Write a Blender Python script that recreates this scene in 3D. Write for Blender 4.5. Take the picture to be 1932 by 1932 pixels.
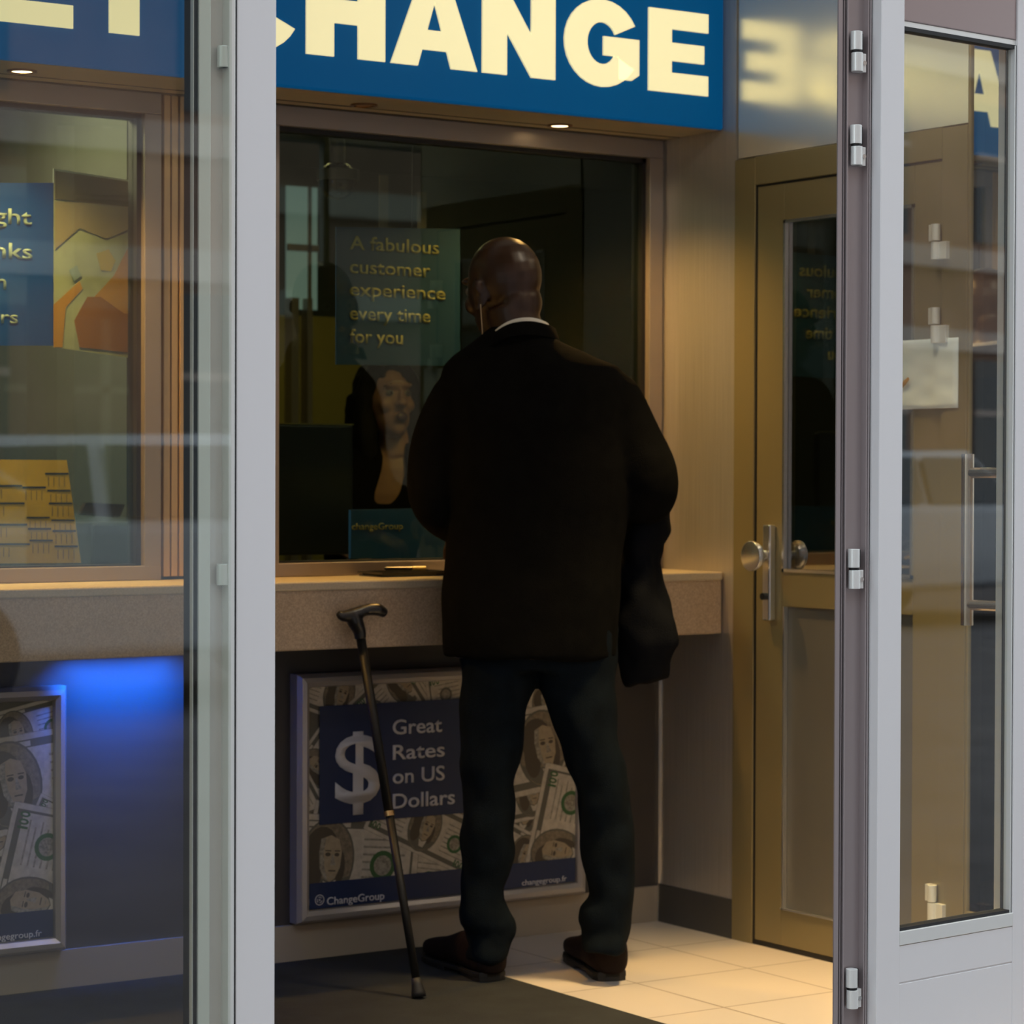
import bpy, bmesh, math, random
from mathutils import Vector, Matrix, noise
random.seed(7)
C = bpy.context.scene.collection
for o in list(bpy.data.objects): bpy.data.objects.remove(o)
PI = math.pi

# ---------------------------------------------------------------- camera
FPX = 4869.; CAMH = 1.24
_A = math.radians(56.07); _P = math.radians(.87); _R = math.radians(.18)
F0 = Vector((math.cos(_A)*math.cos(_P), math.sin(_A)*math.cos(_P), -math.sin(_P)))
R0 = Vector((math.sin(_A), -math.cos(_A), 0)); U0 = R0.cross(F0)
CR = R0*math.cos(_R)+U0*math.sin(_R); CU = U0*math.cos(_R)-R0*math.sin(_R)
cam = bpy.data.cameras.new('camera'); camo = bpy.data.objects.new('camera', cam); C.objects.link(camo)
camo.matrix_world = Matrix(((CR.x, CU.x, -F0.x, 0), (CR.y, CU.y, -F0.y, 0), (CR.z, CU.z, -F0.z, CAMH), (0, 0, 0, 1)))
cam.sensor_width = 36; cam.lens = 36*FPX/1932; cam.clip_start = .05; cam.clip_end = 200
cam.dof.use_dof = True; cam.dof.focus_distance = 4.9; cam.dof.aperture_fstop = 7.0
bpy.context.scene.camera = camo

# surveying helpers: read a point of the photographed place on a known plane
def ray(x, y): return F0+CR*((x-966)/FPX)+CU*((966-y)/FPX)
def oY(x, y, Y):
    d = ray(x, y); t = Y/d.y; return Vector((d.x*t, Y, CAMH+d.z*t))
def oX(x, y, X):
    d = ray(x, y); t = X/d.x; return Vector((X, d.y*t, CAMH+d.z*t))
def oD(x, y, D):
    return Vector((0, 0, CAMH))+ray(x, y)*D

# ---------------------------------------------------------------- world, light, exposure
W = bpy.data.worlds.new('World'); bpy.context.scene.world = W; W.use_nodes = True
nt = W.node_tree; bg = nt.nodes['Background']
tc = nt.nodes.new('ShaderNodeTexCoord'); sx = nt.nodes.new('ShaderNodeSeparateXYZ'); rp = nt.nodes.new('ShaderNodeValToRGB')
nt.links.new(tc.outputs['Generated'], sx.inputs[0]); nt.links.new(sx.outputs['Z'], rp.inputs[0]); nt.links.new(rp.outputs[0], bg.inputs[0])
rp.color_ramp.elements[0].position = 0; rp.color_ramp.elements[0].color = (.70, .77, .80, 1)
rp.color_ramp.elements[1].position = .7; rp.color_ramp.elements[1].color = (.68, .78, .88, 1)
bg.inputs[1].default_value = 2.25
vs = bpy.context.scene.view_settings
bpy.context.scene.display_settings.display_device = 'sRGB'
vs.view_transform = 'Standard'; vs.look = 'None'; vs.gamma = 1; vs.exposure = 0.0; vs.use_curve_mapping = False

def lamp(name, kind, loc, energy, color, **k):
    l = bpy.data.lights.new(name, kind); l.energy = energy; l.color = color
    for a, b in k.items(): setattr(l, a, b)
    o = bpy.data.objects.new(name, l); C.objects.link(o); o.location = loc; return o
def aim(o, to):
    o.rotation_euler = (Vector(to)-o.location).to_track_quat('-Z', 'Y').to_euler()
WARM = (1, .56, .15)

# ---------------------------------------------------------------- materials
MATS = {}
def mat(name, col, rough=.5, metal=0, bump=0, bscale=60, noise_amt=0, nscale=8, emit=None, es=0, aniso=0, spec=.5, coat=0, stretch=None):
    if name in MATS: return MATS[name]
    m = bpy.data.materials.new(name); m.use_nodes = True; t = m.node_tree; b = t.nodes['Principled BSDF']
    b.inputs['Base Color'].default_value = (*col, 1); b.inputs['Roughness'].default_value = rough
    b.inputs['Metallic'].default_value = metal; b.inputs['Specular IOR Level'].default_value = spec
    b.inputs['Coat Weight'].default_value = coat
    if emit: b.inputs['Emission Color'].default_value = (*emit, 1); b.inputs['Emission Strength'].default_value = es
    if aniso: b.inputs['Anisotropic'].default_value = aniso
    co = t.nodes.new('ShaderNodeTexCoord'); mp = t.nodes.new('ShaderNodeMapping')
    t.links.new(co.outputs['Object'], mp.inputs[0])
    if stretch: mp.inputs['Scale'].default_value = stretch
    if noise_amt:
        n = t.nodes.new('ShaderNodeTexNoise'); n.inputs['Scale'].default_value = nscale; n.inputs['Detail'].default_value = 4
        r = t.nodes.new('ShaderNodeValToRGB'); t.links.new(mp.outputs[0], n.inputs[0]); t.links.new(n.outputs[0], r.inputs[0])
        r.color_ramp.elements[0].position = .3; r.color_ramp.elements[1].position = .7
        r.color_ramp.elements[0].color = (*[c*(1-noise_amt) for c in col], 1)
        r.color_ramp.elements[1].color = (*[min(1, c*(1+noise_amt)) for c in col], 1)
        t.links.new(r.outputs[0], b.inputs['Base Color'])
    if bump:
        n = t.nodes.new('ShaderNodeTexNoise'); n.inputs['Scale'].default_value = bscale; n.inputs['Detail'].default_value = 3
        bp = t.nodes.new('ShaderNodeBump'); bp.inputs['Strength'].default_value = bump; bp.inputs['Distance'].default_value = .004
        t.links.new(mp.outputs[0], n.inputs[0]); t.links.new(n.outputs[0], bp.inputs['Height']); t.links.new(bp.outputs[0], b.inputs['Normal'])
    MATS[name] = m; return m
def glass(name, tint, k=1.0, ior=1.5, refl=(1, 1, 1)):
    m = bpy.data.materials.new(name); m.use_nodes = True; t = m.node_tree
    for n in list(t.nodes):
        if n.type == 'BSDF_PRINCIPLED': t.nodes.remove(n)
    out = [n for n in t.nodes if n.type == 'OUTPUT_MATERIAL'][0]
    tr = t.nodes.new('ShaderNodeBsdfTransparent'); tr.inputs[0].default_value = (*tint, 1)
    gl = t.nodes.new('ShaderNodeBsdfGlossy'); gl.inputs['Roughness'].default_value = 0.015; gl.inputs[0].default_value = (*refl, 1)
    fr = t.nodes.new('ShaderNodeFresnel'); fr.inputs[0].default_value = ior
    mu = t.nodes.new('ShaderNodeMath'); mu.operation = 'MULTIPLY'; mu.inputs[1].default_value = k; mu.use_clamp = True
    mx = t.nodes.new('ShaderNodeMixShader')
    ge = t.nodes.new('ShaderNodeNewGeometry'); iv = t.nodes.new('ShaderNodeMath'); iv.operation = 'SUBTRACT'; iv.inputs[0].default_value = 1
    m2 = t.nodes.new('ShaderNodeMath'); m2.operation = 'MULTIPLY'      # the inner side of the pane adds no second reflection
    t.links.new(ge.outputs['Backfacing'], iv.inputs[1]); t.links.new(fr.outputs[0], mu.inputs[0]); t.links.new(mu.outputs[0], m2.inputs[0]); t.links.new(iv.outputs[0], m2.inputs[1]); t.links.new(m2.outputs[0], mx.inputs[0])
    t.links.new(tr.outputs[0], mx.inputs[1]); t.links.new(gl.outputs[0], mx.inputs[2]); t.links.new(mx.outputs[0], out.inputs[0])
    MATS[name] = m; return m
def tile_mat():
    m = mat('floor_tiles', (.5, .46, .42), .38); t = m.node_tree; b = t.nodes['Principled BSDF']
    co = t.nodes.new('ShaderNodeTexCoord'); mp = t.nodes.new('ShaderNodeMapping'); br = t.nodes.new('ShaderNodeTexBrick')
    mp.inputs['Location'].default_value = (-3.747, -4.682, 0)
    t.links.new(co.outputs['Object'], mp.inputs[0]); t.links.new(mp.outputs[0], br.inputs[0])
    br.offset = 0; br.squash = 1; br.inputs['Scale'].default_value = 1
    br.inputs['Brick Width'].default_value = .347; br.inputs['Row Height'].default_value = .34
    br.inputs['Mortar Size'].default_value = .0035; br.inputs['Mortar Smooth'].default_value = .3
    br.inputs['Color1'].default_value = (.56, .50, .45, 1); br.inputs['Color2'].default_value = (.52, .47, .43, 1)
    br.inputs['Mortar'].default_value = (.27, .22, .19, 1); t.links.new(br.outputs[0], b.inputs['Base Color'])
    return m

alu = mat('satin_aluminium', (.80, .79, .79), .42, .1, bump=.05, bscale=900)
alu2 = mat('edge_aluminium', (.82, .83, .80), .32, .3)
alum = mat('mirror_aluminium', (.55, .50, .48), .10, .85)
aluin = mat('anodised_door_metal', (.30, .245, .125), .38, .45, bump=.05, bscale=700)
brush = mat('brushed_steel', (.60, .565, .53), .32, .68, noise_amt=.10, nscale=6, stretch=(1, 60, .5))
brush2 = mat('polished_steel', (.95, .92, .80), .22, .72)
steel = mat('bright_steel', (.72, .72, .70), .22, .9)
black = mat('black_rubber', (.008, .008, .009), .6)
dark = mat('dark_void', (.012, .012, .014), .7)
gls = glass('door_glass', (.93, .95, .92), 2.2)
glw = glass('teller_glass', (.76, .82, .76), 1.15, refl=(.80, 1, .85))
gld = glass('dark_door_glass', (.55, .57, .55), 5.0)
glm = glass('mirror_tinted_glass', (.55, .58, .55), 13.0)
tiles = tile_mat()
matm = mat('entrance_carpet', (.012, .0135, .014), .95, bump=.6, bscale=400, noise_amt=.35, nscale=9)
stone = mat('speckled_counter', (.44, .33, .23), .55, noise_amt=.22, nscale=260, bump=.08, bscale=300)
ctop = mat('counter_top_stone', (.50, .42, .30), .35, noise_amt=.12, nscale=200)
lowwall = mat('grey_lower_wall', (.045, .040, .038), .5, bump=.04, bscale=500)
skirt = mat('beige_plinth', (.34, .29, .23), .55)
signblue = mat('sign_blue', (.0, .065, .19), .5, emit=(.0, .10, .30), es=.36, spec=.08)
signlet = mat('lit_sign_letters', (.75, .70, .50), .5, emit=(1.0, .90, .48), es=.66)
soff = mat('soffit_panel', (.30, .25, .17), .5)
framem = mat('window_frame_metal', (.34, .29, .26), .38, .5)
posterb = mat('poster_blue', (.008, .024, .090), .5)
posterb2 = mat('indoor_poster_blue', (.006, .04, .11), .5)
white = mat('white_print', (.62, .62, .68), .5)
whitep = mat('reflected_paper', (.84, .93, .96), .7)
cream = mat('dull_yellow_lettering', (.32, .28, .12), .6)
snap = mat('snap_frame_metal', (.46, .43, .42), .35, .45)
olive = mat('ochre_wall', (.30, .24, .06), .7)
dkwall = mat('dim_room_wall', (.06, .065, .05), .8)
suit = mat('black_suit_wool', (.0036, .0034, .0030), .95, bump=.5, bscale=500, noise_amt=.25, nscale=30, spec=.06)
coatm = mat('black_coat_cloth', (.004, .0045, .006), .8, bump=.5, bscale=300, spec=.06)
trous = mat('navy_trouser_cloth', (.0035, .0065, .010), .85, bump=.5, bscale=500, noise_amt=.25, nscale=20, spec=.08)
skin = mat('brown_skin', (.036, .0135, .0045), .38, noise_amt=.10, nscale=30)
skinw = mat('light_skin', (.20, .10, .055), .5, noise_amt=.05, nscale=30)
shirt = mat('white_shirt_cotton', (.75, .72, .66), .7)
shoe = mat('dark_brown_leather', (.009, .0035, .0022), .75, spec=.2, bump=.3, bscale=60)
sole = mat('black_shoe_sole', (.008, .007, .006), .6)
hairm = mat('dark_hair', (.005, .004, .003), .8, spec=.15, bump=.8, bscale=80, stretch=(1, 1, .15))
eyew = mat('eye_white', (.14, .12, .10), .3); eyed = mat('dark_iris', (.02, .012, .008), .2); lipm = mat('dark_red_lips', (.035, .010, .010), .4)

# ---------------------------------------------------------------- mesh helpers
def quad_box(bm, x0, x1, y0, y1, z0, z1, mi=0, M=None):
    v = [bm.verts.new((x, y, z)) for x in (x0, x1) for y in (y0, y1) for z in (z0, z1)]
    for f in ((0, 1, 3, 2), (4, 6, 7, 5), (0, 4, 5, 1), (2, 3, 7, 6), (0, 2, 6, 4), (1, 5, 7, 3)):
        bm.faces.new([v[i] for i in f]).material_index = mi
    if M is not None: bmesh.ops.transform(bm, matrix=M, verts=v)
    return v
def cyl(bm, a, b, r, n=20, r2=None, mi=0):
    a = Vector(a); b = Vector(b); d = (b-a); L = d.length; q = d.to_track_quat('Z', 'Y').to_matrix().to_4x4()
    g = bmesh.ops.create_cone(bm, cap_ends=True, segments=n, radius1=r, radius2=r if r2 is None else r2, depth=L, matrix=Matrix.Translation((a+b)/2) @ q)
    for v in g['verts']:
        for f in v.link_faces: f.material_index = mi
def ell(bm, c, r, rot=None, seg=24, M=None, mi=0):
    T = Matrix.Translation(c) @ (rot.to_4x4() if rot is not None else Matrix.Identity(4)) @ Matrix.Diagonal((*r, 1))
    if M is not None: T = M @ T
    g = bmesh.ops.create_uvsphere(bm, u_segments=seg, v_segments=seg//2, radius=1, matrix=T)
    for v in g['verts']:
        for f in v.link_faces: f.material_index = mi
def loft(bm, rings, cap=True, mi=0):
    rs = [[bm.verts.new(p) for p in ring] for ring in rings]; n = len(rs[0])
    for a, b in zip(rs, rs[1:]):
        for i in range(n): bm.faces.new((a[i], a[(i+1) % n], b[(i+1) % n], b[i])).material_index = mi
    if cap: bm.faces.new(rs[0][::-1]).material_index = mi; bm.faces.new(rs[-1]).material_index = mi
def tube(bm, pts, radii, n=16, flat=1.0, mi=0, up=None):
    pts = [Vector(p) for p in pts]; rings = []; X = None
    for i, p in enumerate(pts):
        d = (pts[min(i+1, len(pts)-1)]-pts[max(i-1, 0)]).normalized()
        if X is None:
            X = (Vector(up) if up else (Vector((0, 0, 1)) if abs(d.z) < .9 else Vector((1, 0, 0))))
        X = (X-d*X.dot(d)).normalized(); Y = d.cross(X); r = radii[i] if hasattr(radii, '__len__') else radii
        rings.append([p+X*math.cos(2*PI*k/n)*r+Y*math.sin(2*PI*k/n)*r*flat for k in range(n)])
    loft(bm, rings, mi=mi)
def bez(pts, radii, sub=4):
    """Catmull-Rom resample"""
    P = [Vector(p) for p in pts]; out = []; ro = []
    for i in range(len(P)-1):
        p0, p1, p2, p3 = P[max(i-1, 0)], P[i], P[i+1], P[min(i+2, len(P)-1)]
        for s in range(sub):
            t = s/sub
            out.append(.5*((2*p1)+(p2-p0)*t+(2*p0-5*p1+4*p2-p3)*t*t+(3*p1-p0-3*p2+p3)*t**3)); ro.append(radii[i]*(1-t)+radii[i+1]*t)
    out.append(P[-1]); ro.append(radii[-1]); return out, ro
def obj(name, bm, m, parent=None, bevel=0, smooth=False, recalc=True):
    if recalc: bmesh.ops.recalc_face_normals(bm, faces=bm.faces[:])
    me = bpy.data.meshes.new(name); bm.to_mesh(me); bm.free()
    for k in (m if isinstance(m, (list, tuple)) else [m]): me.materials.append(k)
    o = bpy.data.objects.new(name, me); C.objects.link(o)
    if parent is not None: o.parent = parent; o.matrix_parent_inverse = Matrix.Translation(parent.location).inverted() if parent.type == 'EMPTY' else Matrix.Identity(4)
    if bevel:
        b = o.modifiers.new('bevel', 'BEVEL'); b.width = bevel; b.segments = 2; b.limit_method = 'ANGLE'; b.angle_limit = math.radians(40)
    if smooth:
        for p in me.polygons: p.use_smooth = True
    return o
def box(name, x0, x1, y0, y1, z0, z1, m, parent=None, bevel=0.0015):
    bm = bmesh.new(); quad_box(bm, x0, x1, y0, y1, z0, z1); return obj(name, bm, m, parent, bevel)
def remesh(name, bm, m, parent, voxel=.007, sm=6, disp=0, dscale=8):
    """fuse overlapping closed volumes into one continuous smooth surface"""
    bmesh.ops.recalc_face_normals(bm, faces=bm.faces[:])
    me = bpy.data.meshes.new(name+'_raw'); bm.to_mesh(me); bm.free()
    t = bpy.data.objects.new('tmp', me); C.objects.link(t)
    r = t.modifiers.new('r', 'REMESH'); r.mode = 'VOXEL'; r.voxel_size = voxel
    s = t.modifiers.new('s', 'SMOOTH'); s.iterations = sm; s.factor = .5
    dg = bpy.context.evaluated_depsgraph_get(); ev = t.evaluated_get(dg)
    me2 = bpy.data.meshes.new_from_object(ev); bpy.data.objects.remove(t)
    me2.name = name; me2.materials.clear(); me2.materials.append(m)
    if disp:
        nn = [v.normal.copy() for v in me2.vertices]
        for v, n in zip(me2.vertices, nn):
            p = v.co
            v.co = p+n*disp*noise.noise(Vector((p.x*dscale, p.y*dscale, p.z*dscale*.8)))
    for p in me2.polygons: p.use_smooth = True
    o = bpy.data.objects.new(name, me2); C.objects.link(o)
    if parent is not None: o.parent = parent; o.matrix_parent_inverse = Matrix.Translation(parent.location).inverted()
    return o
def thing(name, label, cat, loc=(0, 0, 0), group=None):
    o = bpy.data.objects.new(name, None); C.objects.link(o); o.location = loc; o.empty_display_size = .05
    return tag(o, label, cat, group)
def tag(o, label, cat, group=None, kind=None):
    o['label'] = label; o['category'] = cat
    if group: o['group'] = group
    if kind: o['kind'] = kind
    return o
def struct(o): o['kind'] = 'structure'; return o
def dup(root, shift, label=None):
    r = root.copy(); C.objects.link(r); r.location = root.location+Vector(shift)
    if label: r['label'] = label
    for ch in list(root.children):
        c = ch.copy(); C.objects.link(c); c.parent = r; c.matrix_parent_inverse = ch.matrix_parent_inverse.copy()
        for g in ch.children:
            d = g.copy(); C.objects.link(d); d.parent = c; d.matrix_parent_inverse = g.matrix_parent_inverse.copy()
    return r
def text(name, s, m, parent, p0, p1, h, Y, bold=0.0, depth=.0012, face='Y', X=0):
    """one line of lettering on a plane facing -Y, baseline from p0 (x,z) to x1=p1, cap height h"""
    cu = bpy.data.curves.new(name, 'FONT'); cu.body = s; cu.size = 1; cu.offset = bold; cu.extrude = 0; cu.resolution_u = 4
    t = bpy.data.objects.new('tmp', cu); C.objects.link(t); dg = bpy.context.evaluated_depsgraph_get()
    me = bpy.data.meshes.new_from_object(t.evaluated_get(dg)); bpy.data.objects.remove(t)
    xs = [v.co.x for v in me.vertices]; x0, x1 = min(xs), max(xs); cap = .73
    kx = (p1-p0[0])/(x1-x0); kz = h/cap
    for v in me.vertices: v.co = Vector((p0[0]+(v.co.x-x0)*kx, Y, p0[1]+v.co.y*kz))
    me.name = name; me.materials.clear(); me.materials.append(m)
    o = bpy.data.objects.new(name, me); C.objects.link(o)
    sd = o.modifiers.new('thick', 'SOLIDIFY'); sd.thickness = depth; sd.offset = 0
    if parent is not None: o.parent = parent; o.matrix_parent_inverse = Matrix.Translation(parent.location).inverted()
    return o
def ptext(name, s, m, parent, px0, py0, px1, pyr, hpx, Y, bold=0.0):
    """lettering whose baseline starts at photo point (px0,py0) and ends at column px1"""
    a = oY(px0, py0, Y); b = oY(px1, pyr, Y); c = oY(px0, py0-hpx, Y)
    return text(name, s, m, parent, (a.x, (a.z+b.z)/2), b.x, c.z-a.z, Y, bold)
# ================================================================ the setting
YB, XR = 5.70, 4.32           # teller wall plane, side wall plane
def sbox(name, *a, bevel=0): return struct(box(name, *a, bevel=bevel))
sbox('floor', .3, 6.6, 3.60, 8.3, -.12, 0, tiles)
sbox('floor_street', -30, 40, -30, 3.60, -.25, -.03, mat('pavement', (.17, .16, .16), .7, noise_amt=.2, nscale=2))
sbox('ceiling', .3, XR+.04, 3.70, YB+.02, 2.78, 2.86, mat('white_ceiling', (.35, .33, .28), .8))
sbox('wall_left', .3, .36, 3.72, YB, 0, 2.78, brush)
# teller wall: lower part, panel between the two windows, strip over the windows, glazing frames are windows below
sbox('wall_back', .36, XR, YB, YB+.05, 0, .985, lowwall)
sbox('wall_back_upper', .36, XR, YB, YB+.05, 2.155, 2.78, soff)
sbox('baseboard_back', .36, XR-.002, YB-.012, YB, 0, .098, skirt)
bm = bmesh.new()               # fluted metal panel between the windows
x = 2.80
while x < 3.08:
    w = random.choice((.012, .018, .024)); quad_box(bm, x, x+w, YB-.012-random.random()*.008, YB+.05, .985, 2.155); x += w+.004
quad_box(bm, 2.79, 3.085, YB, YB+.05, .985, 2.155)
struct(obj('wall_back_pier', bm, mat('copper_toned_metal', (.62, .42, .22), .3, .5), bevel=.002))
# side wall (X = 4.32): metal panel by the corner, door, transom, glass side light
sbox('wall_right', XR, XR+.05, 5.362, YB+.05, 0, 2.78, brush)
sbox('baseboard_right', XR-.004, XR, 5.362, YB-.014, 0, .105, mat('dark_base_plate', (.10, .10, .10), .4, .5))
sbox('trim_1', XR-.006, XR+.002, YB-.018, YB, .0, 2.155, steel)
w2 = struct(bpy.data.objects.new('door_2', None)); C.objects.link(w2); w2.location = (XR, 4.92, 0)
# frame of the side door
for a in ((5.278, 5.362, 0, 2.07), (4.486, 4.572, 0, 2.07), (4.572, 5.278, 1.997, 2.072)):
    box('door_frame', XR-.004, XR+.05, a[0], a[1], a[2], a[3], aluin, w2)
tr = box('transom_panel', XR-.002, XR+.04, 4.486, 5.350, 2.074, 2.78, brush2, w2, bevel=0)
# leaf
y0, y1 = 4.575, 5.273
yg0, yg1, zg0, zg1 = 4.673, 5.166, .985, 1.897
bm = bmesh.new()
for a in ((y0, yg0, .012, 1.993), (yg1, y1, .012, 1.993), (yg0, yg1, zg1, 1.993), (yg0, yg1, .895, zg0), (yg0, yg1, .012, .107)):
    quad_box(bm, XR+.002, XR+.045, a[0], a[1], a[2], a[3])
leaf = obj('door_leaf', bm, aluin, w2, .002)
box('lower_panel', XR+.012, XR+.04, yg0, yg1, .107, .895, mat('door_panel_grey', (.20, .19, .17), .42, .5), w2)
box('door_pane', XR+.012, XR+.020, yg0, yg1, zg0, zg1, gld, w2, 0)
bm = bmesh.new()
for a in ((yg0, yg0+.008, zg0, zg1), (yg1-.008, yg1, zg0, zg1), (yg0, yg1, zg1-.008, zg1), (yg0, yg1, zg0, zg0+.008), ):
    quad_box(bm, XR-.001, XR+.011, *a)
for a in ((yg1-.012, yg1-.007, .107, .895), (yg0, yg1, .107, .111)): quad_box(bm, XR-.002, XR+.011, *a)
obj('glazing_bead', bm, steel, w2)
box('door_gap', XR+.0, XR+.006, y1, y1+.005, .0, 1.997, black, w2, 0); box('door_gap', XR, XR+.006, y0-.004, y0, 0, 1.997, black, w2, 0)
box('door_gap', XR, XR+.006, y0, y1, 1.993, 1.997, black, w2, 0); box('door_gap', XR, XR+.006, y0, y1, .0, .012, black, w2, 0)
# escutcheon bar and knob
bm = bmesh.new(); quad_box(bm, XR-.020, XR+.002, 5.192, 5.222, .857, 1.107); obj('escutcheon_plate', bm, steel, w2, .004)
bm = bmesh.new(); zk = 1.026
cyl(bm, (XR-.02, 5.21, zk), (XR-.052, 5.21, zk), .014, 24); cyl(bm, (XR-.045, 5.21, zk), (XR-.062, 5.21, zk), .030, 32, .040); cyl(bm, (XR-.062, 5.21, zk), (XR-.070, 5.21, zk), .040, 32)
obj('door_knob', bm, steel, w2, .003, True)
bm = bmesh.new(); cyl(bm, (XR-.02, 5.21, .92), (XR-.030, 5.21, .92), .009, 20); obj('keyhole', bm, black, w2)
for z0 in (1.755, 1.555, .165):
    bm = bmesh.new(); cyl(bm, (XR-.016, 4.580, z0+.045), (XR-.016, 4.580, z0+.085), .011, 20); cyl(bm, (XR-.016, 4.580, z0), (XR-.016, 4.580, z0+.042), .011, 20)
    quad_box(bm, XR-.016, XR+.001, 4.545, 4.580, z0, z0+.042); quad_box(bm, XR-.016, XR+.001, 4.580, 4.605, z0+.045, z0+.085)
    obj('hinge', bm, alu2, w2, .001, False)
# glass side light nearer the street
sl = struct(bpy.data.objects.new('window_3', None)); C.objects.link(sl); sl.location = (XR, 4.2, 0)
for a in ((4.478, 4.486, 0, 2.78), (3.86, 3.88, 0, 2.78), (3.88, 4.478, 0, .20), (3.88, 4.478, 2.72, 2.78)):
    box('window_frame', XR-.002, XR+.045, *a, aluin, sl)
box('pane', XR+.004, XR+.012, 3.88, 4.478, .20, 2.72, glm, sl, 0)
# street front
fascia = mat('fascia_metal', (.30, .29, .29), .45, .4)
sbox('wall_front_upper', -3, 9, 3.72, 3.80, 2.36, 3.6, fascia)
sbox('wall_front_right', 4.37, 9, 3.74, 3.80, -.03, 2.36, alu)
sbox('wall_front_left', -3, .36, 3.74, 3.80, -.03, 2.36, alu)
# back room shell
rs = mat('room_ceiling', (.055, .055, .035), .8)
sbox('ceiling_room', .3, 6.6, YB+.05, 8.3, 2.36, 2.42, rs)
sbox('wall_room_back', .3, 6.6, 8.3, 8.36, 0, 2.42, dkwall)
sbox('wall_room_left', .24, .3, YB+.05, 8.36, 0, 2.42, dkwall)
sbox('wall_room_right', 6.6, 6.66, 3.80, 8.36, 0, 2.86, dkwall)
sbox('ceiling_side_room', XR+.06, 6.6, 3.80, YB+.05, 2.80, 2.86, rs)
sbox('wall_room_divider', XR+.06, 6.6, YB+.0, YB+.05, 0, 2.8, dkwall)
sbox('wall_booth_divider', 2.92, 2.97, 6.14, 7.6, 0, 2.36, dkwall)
# ochre lit wall area and door posts far in the room
sbox('wall_room_ochre', 3.15, 4.9, 8.10, 8.16, 0, 1.80, olive)
sbox('trim_2', 4.47, 4.50, 8.05, 8.10, 0, 1.86, framem); sbox('trim_3', 4.535, 4.555, 8.05, 8.10, 0, 1.86, framem)
# teller windows
def window(n, x0, x1, label):
    w = struct(bpy.data.objects.new('window_%d' % n, None)); C.objects.link(w); w.location = ((x0+x1)/2, YB, 1)
    bm = bmesh.new()
    for a in ((x0, x1, 2.105, 2.155), (x0, x0+.03, 1.01, 2.105), (x1-.045, x1, 1.01, 2.105), (x0, x1, .978, 1.012)):
        quad_box(bm, a[0], a[1], YB-.028, YB+.05, a[2], a[3])
    obj('window_frame', bm, framem, w, .002)
    bm = bmesh.new()
    for a in ((x0+.03, x1-.045, 2.093, 2.105), (x1-.057, x1-.045, 1.012, 2.105), (x0+.03, x0+.038, 1.012, 2.105), (x0+.03, x1-.045, 1.012, 1.016)):
        quad_box(bm, a[0], a[1], YB-.008, YB+.04, a[2], a[3])
    obj('window_gasket', bm, black, w)
    box('pane', x0+.038, x1-.057, YB+.010, YB+.018, 1.016, 2.093, glw, w, 0)
    return w
window(1, 1.30, 2.790, ''); window(2, 3.085, XR-.006, '')
sbox('wall_back_far', .36, 1.30, YB, YB+.05, .985, 2.155, brush)

# ---------------------------------------------------------------- shop sign with lit letters
sg = thing('shop_sign', 'blue lit box sign with cream letters ET CHANGE above the teller windows', 'sign', (2.6, 5.5, 2.155))
box('sign_face', .5, XR-.004, 5.410, 5.425, 2.156, 2.775, signblue, sg, .006)
box('soffit', .5, XR-.004, 5.425, YB-.001, 2.156, 2.176, soff, sg, 0)
bm = bmesh.new(); quad_box(bm, .5, XR-.004, 5.60, 5.602, 2.1545, 2.157); quad_box(bm, .5, XR-.004, 5.66, 5.662, 2.1545, 2.157); obj('soffit_seam', bm, black, sg)
def P(*pts): return [list(pts)]
def arcs(a0, a1, n=26, t=.30, ty=.27, rx=.5, ry=.52):
    A = [math.radians(a0+(a1-a0)*i/n) for i in range(n+1)]; q = []
    o = [(.5+rx*math.cos(a), .5+ry*math.sin(a)) for a in A]; i_ = [(.5+(rx-t)*math.cos(a), .5+(ry-ty)*math.sin(a)) for a in A]
    for k in range(n): q.append([o[k], o[k+1], i_[k+1], i_[k]])
    return q
def R(x0, x1, y0, y1): return [(x0, y0), (x1, y0), (x1, y1), (x0, y1)]
GL = {'E': [R(0, .38, 0, 1), R(.38, 1, 0, .24), R(.38, .93, .385, .605), R(.38, 1, .77, 1)],
      'T': [R(.32, .68, 0, .77), R(0, 1, .77, 1)],
      'H': [R(0, .345, 0, 1), R(.655, 1, 0, 1), R(.345, .655, .375, .64)],
      'N': [R(0, .33, 0, 1), R(.67, 1, 0, 1), [(.33, 1), (.67, .49), (.67, 0), (.33, .507)]],
      'A': [[(0, 0), (.305, 0), (.50, .74), (.50, 1), (.335, 1)], [(1, 0), (.695, 0), (.50, .74), (.50, 1), (.665, 1)], [(.355, .19), (.645, .19), (.585, .415), (.415, .415)]],
      'C': arcs(32, 332),
      'G': arcs(28, 328)+[R(.52, 1.0, .36, .585), [(.72, .36), (1, .36), (1, .16), (.90, .09), (.72, .09)]]}
for ch, x0, x1 in (('E', 2.235, 2.437), ('T', 2.460, 2.668), ('C', 2.785, 3.022), ('H', 3.040, 3.259), ('A', 3.276, 3.527), ('N', 3.543, 3.764), ('G', 3.793, 4.030), ('E', 4.062, 4.258)):
    bm = bmesh.new(); H0, H1 = 2.240, 2.456
    for poly in GL[ch]:
        pp = [(x0+(x1-x0)*a, H0+(H1-H0)*b) for a, b in poly]
        f = [bm.verts.new((a, 5.4095, b)) for a, b in pp]; k = [bm.verts.new((a, 5.4035, b)) for a, b in pp]; n = len(pp)
        bm.faces.new(f); bm.faces.new(k[::-1])
        for i in range(n): bm.faces.new((f[i], k[i], k[(i+1) % n], f[(i+1) % n]))
    obj('letter', bm, signlet, sg, 0)
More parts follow.
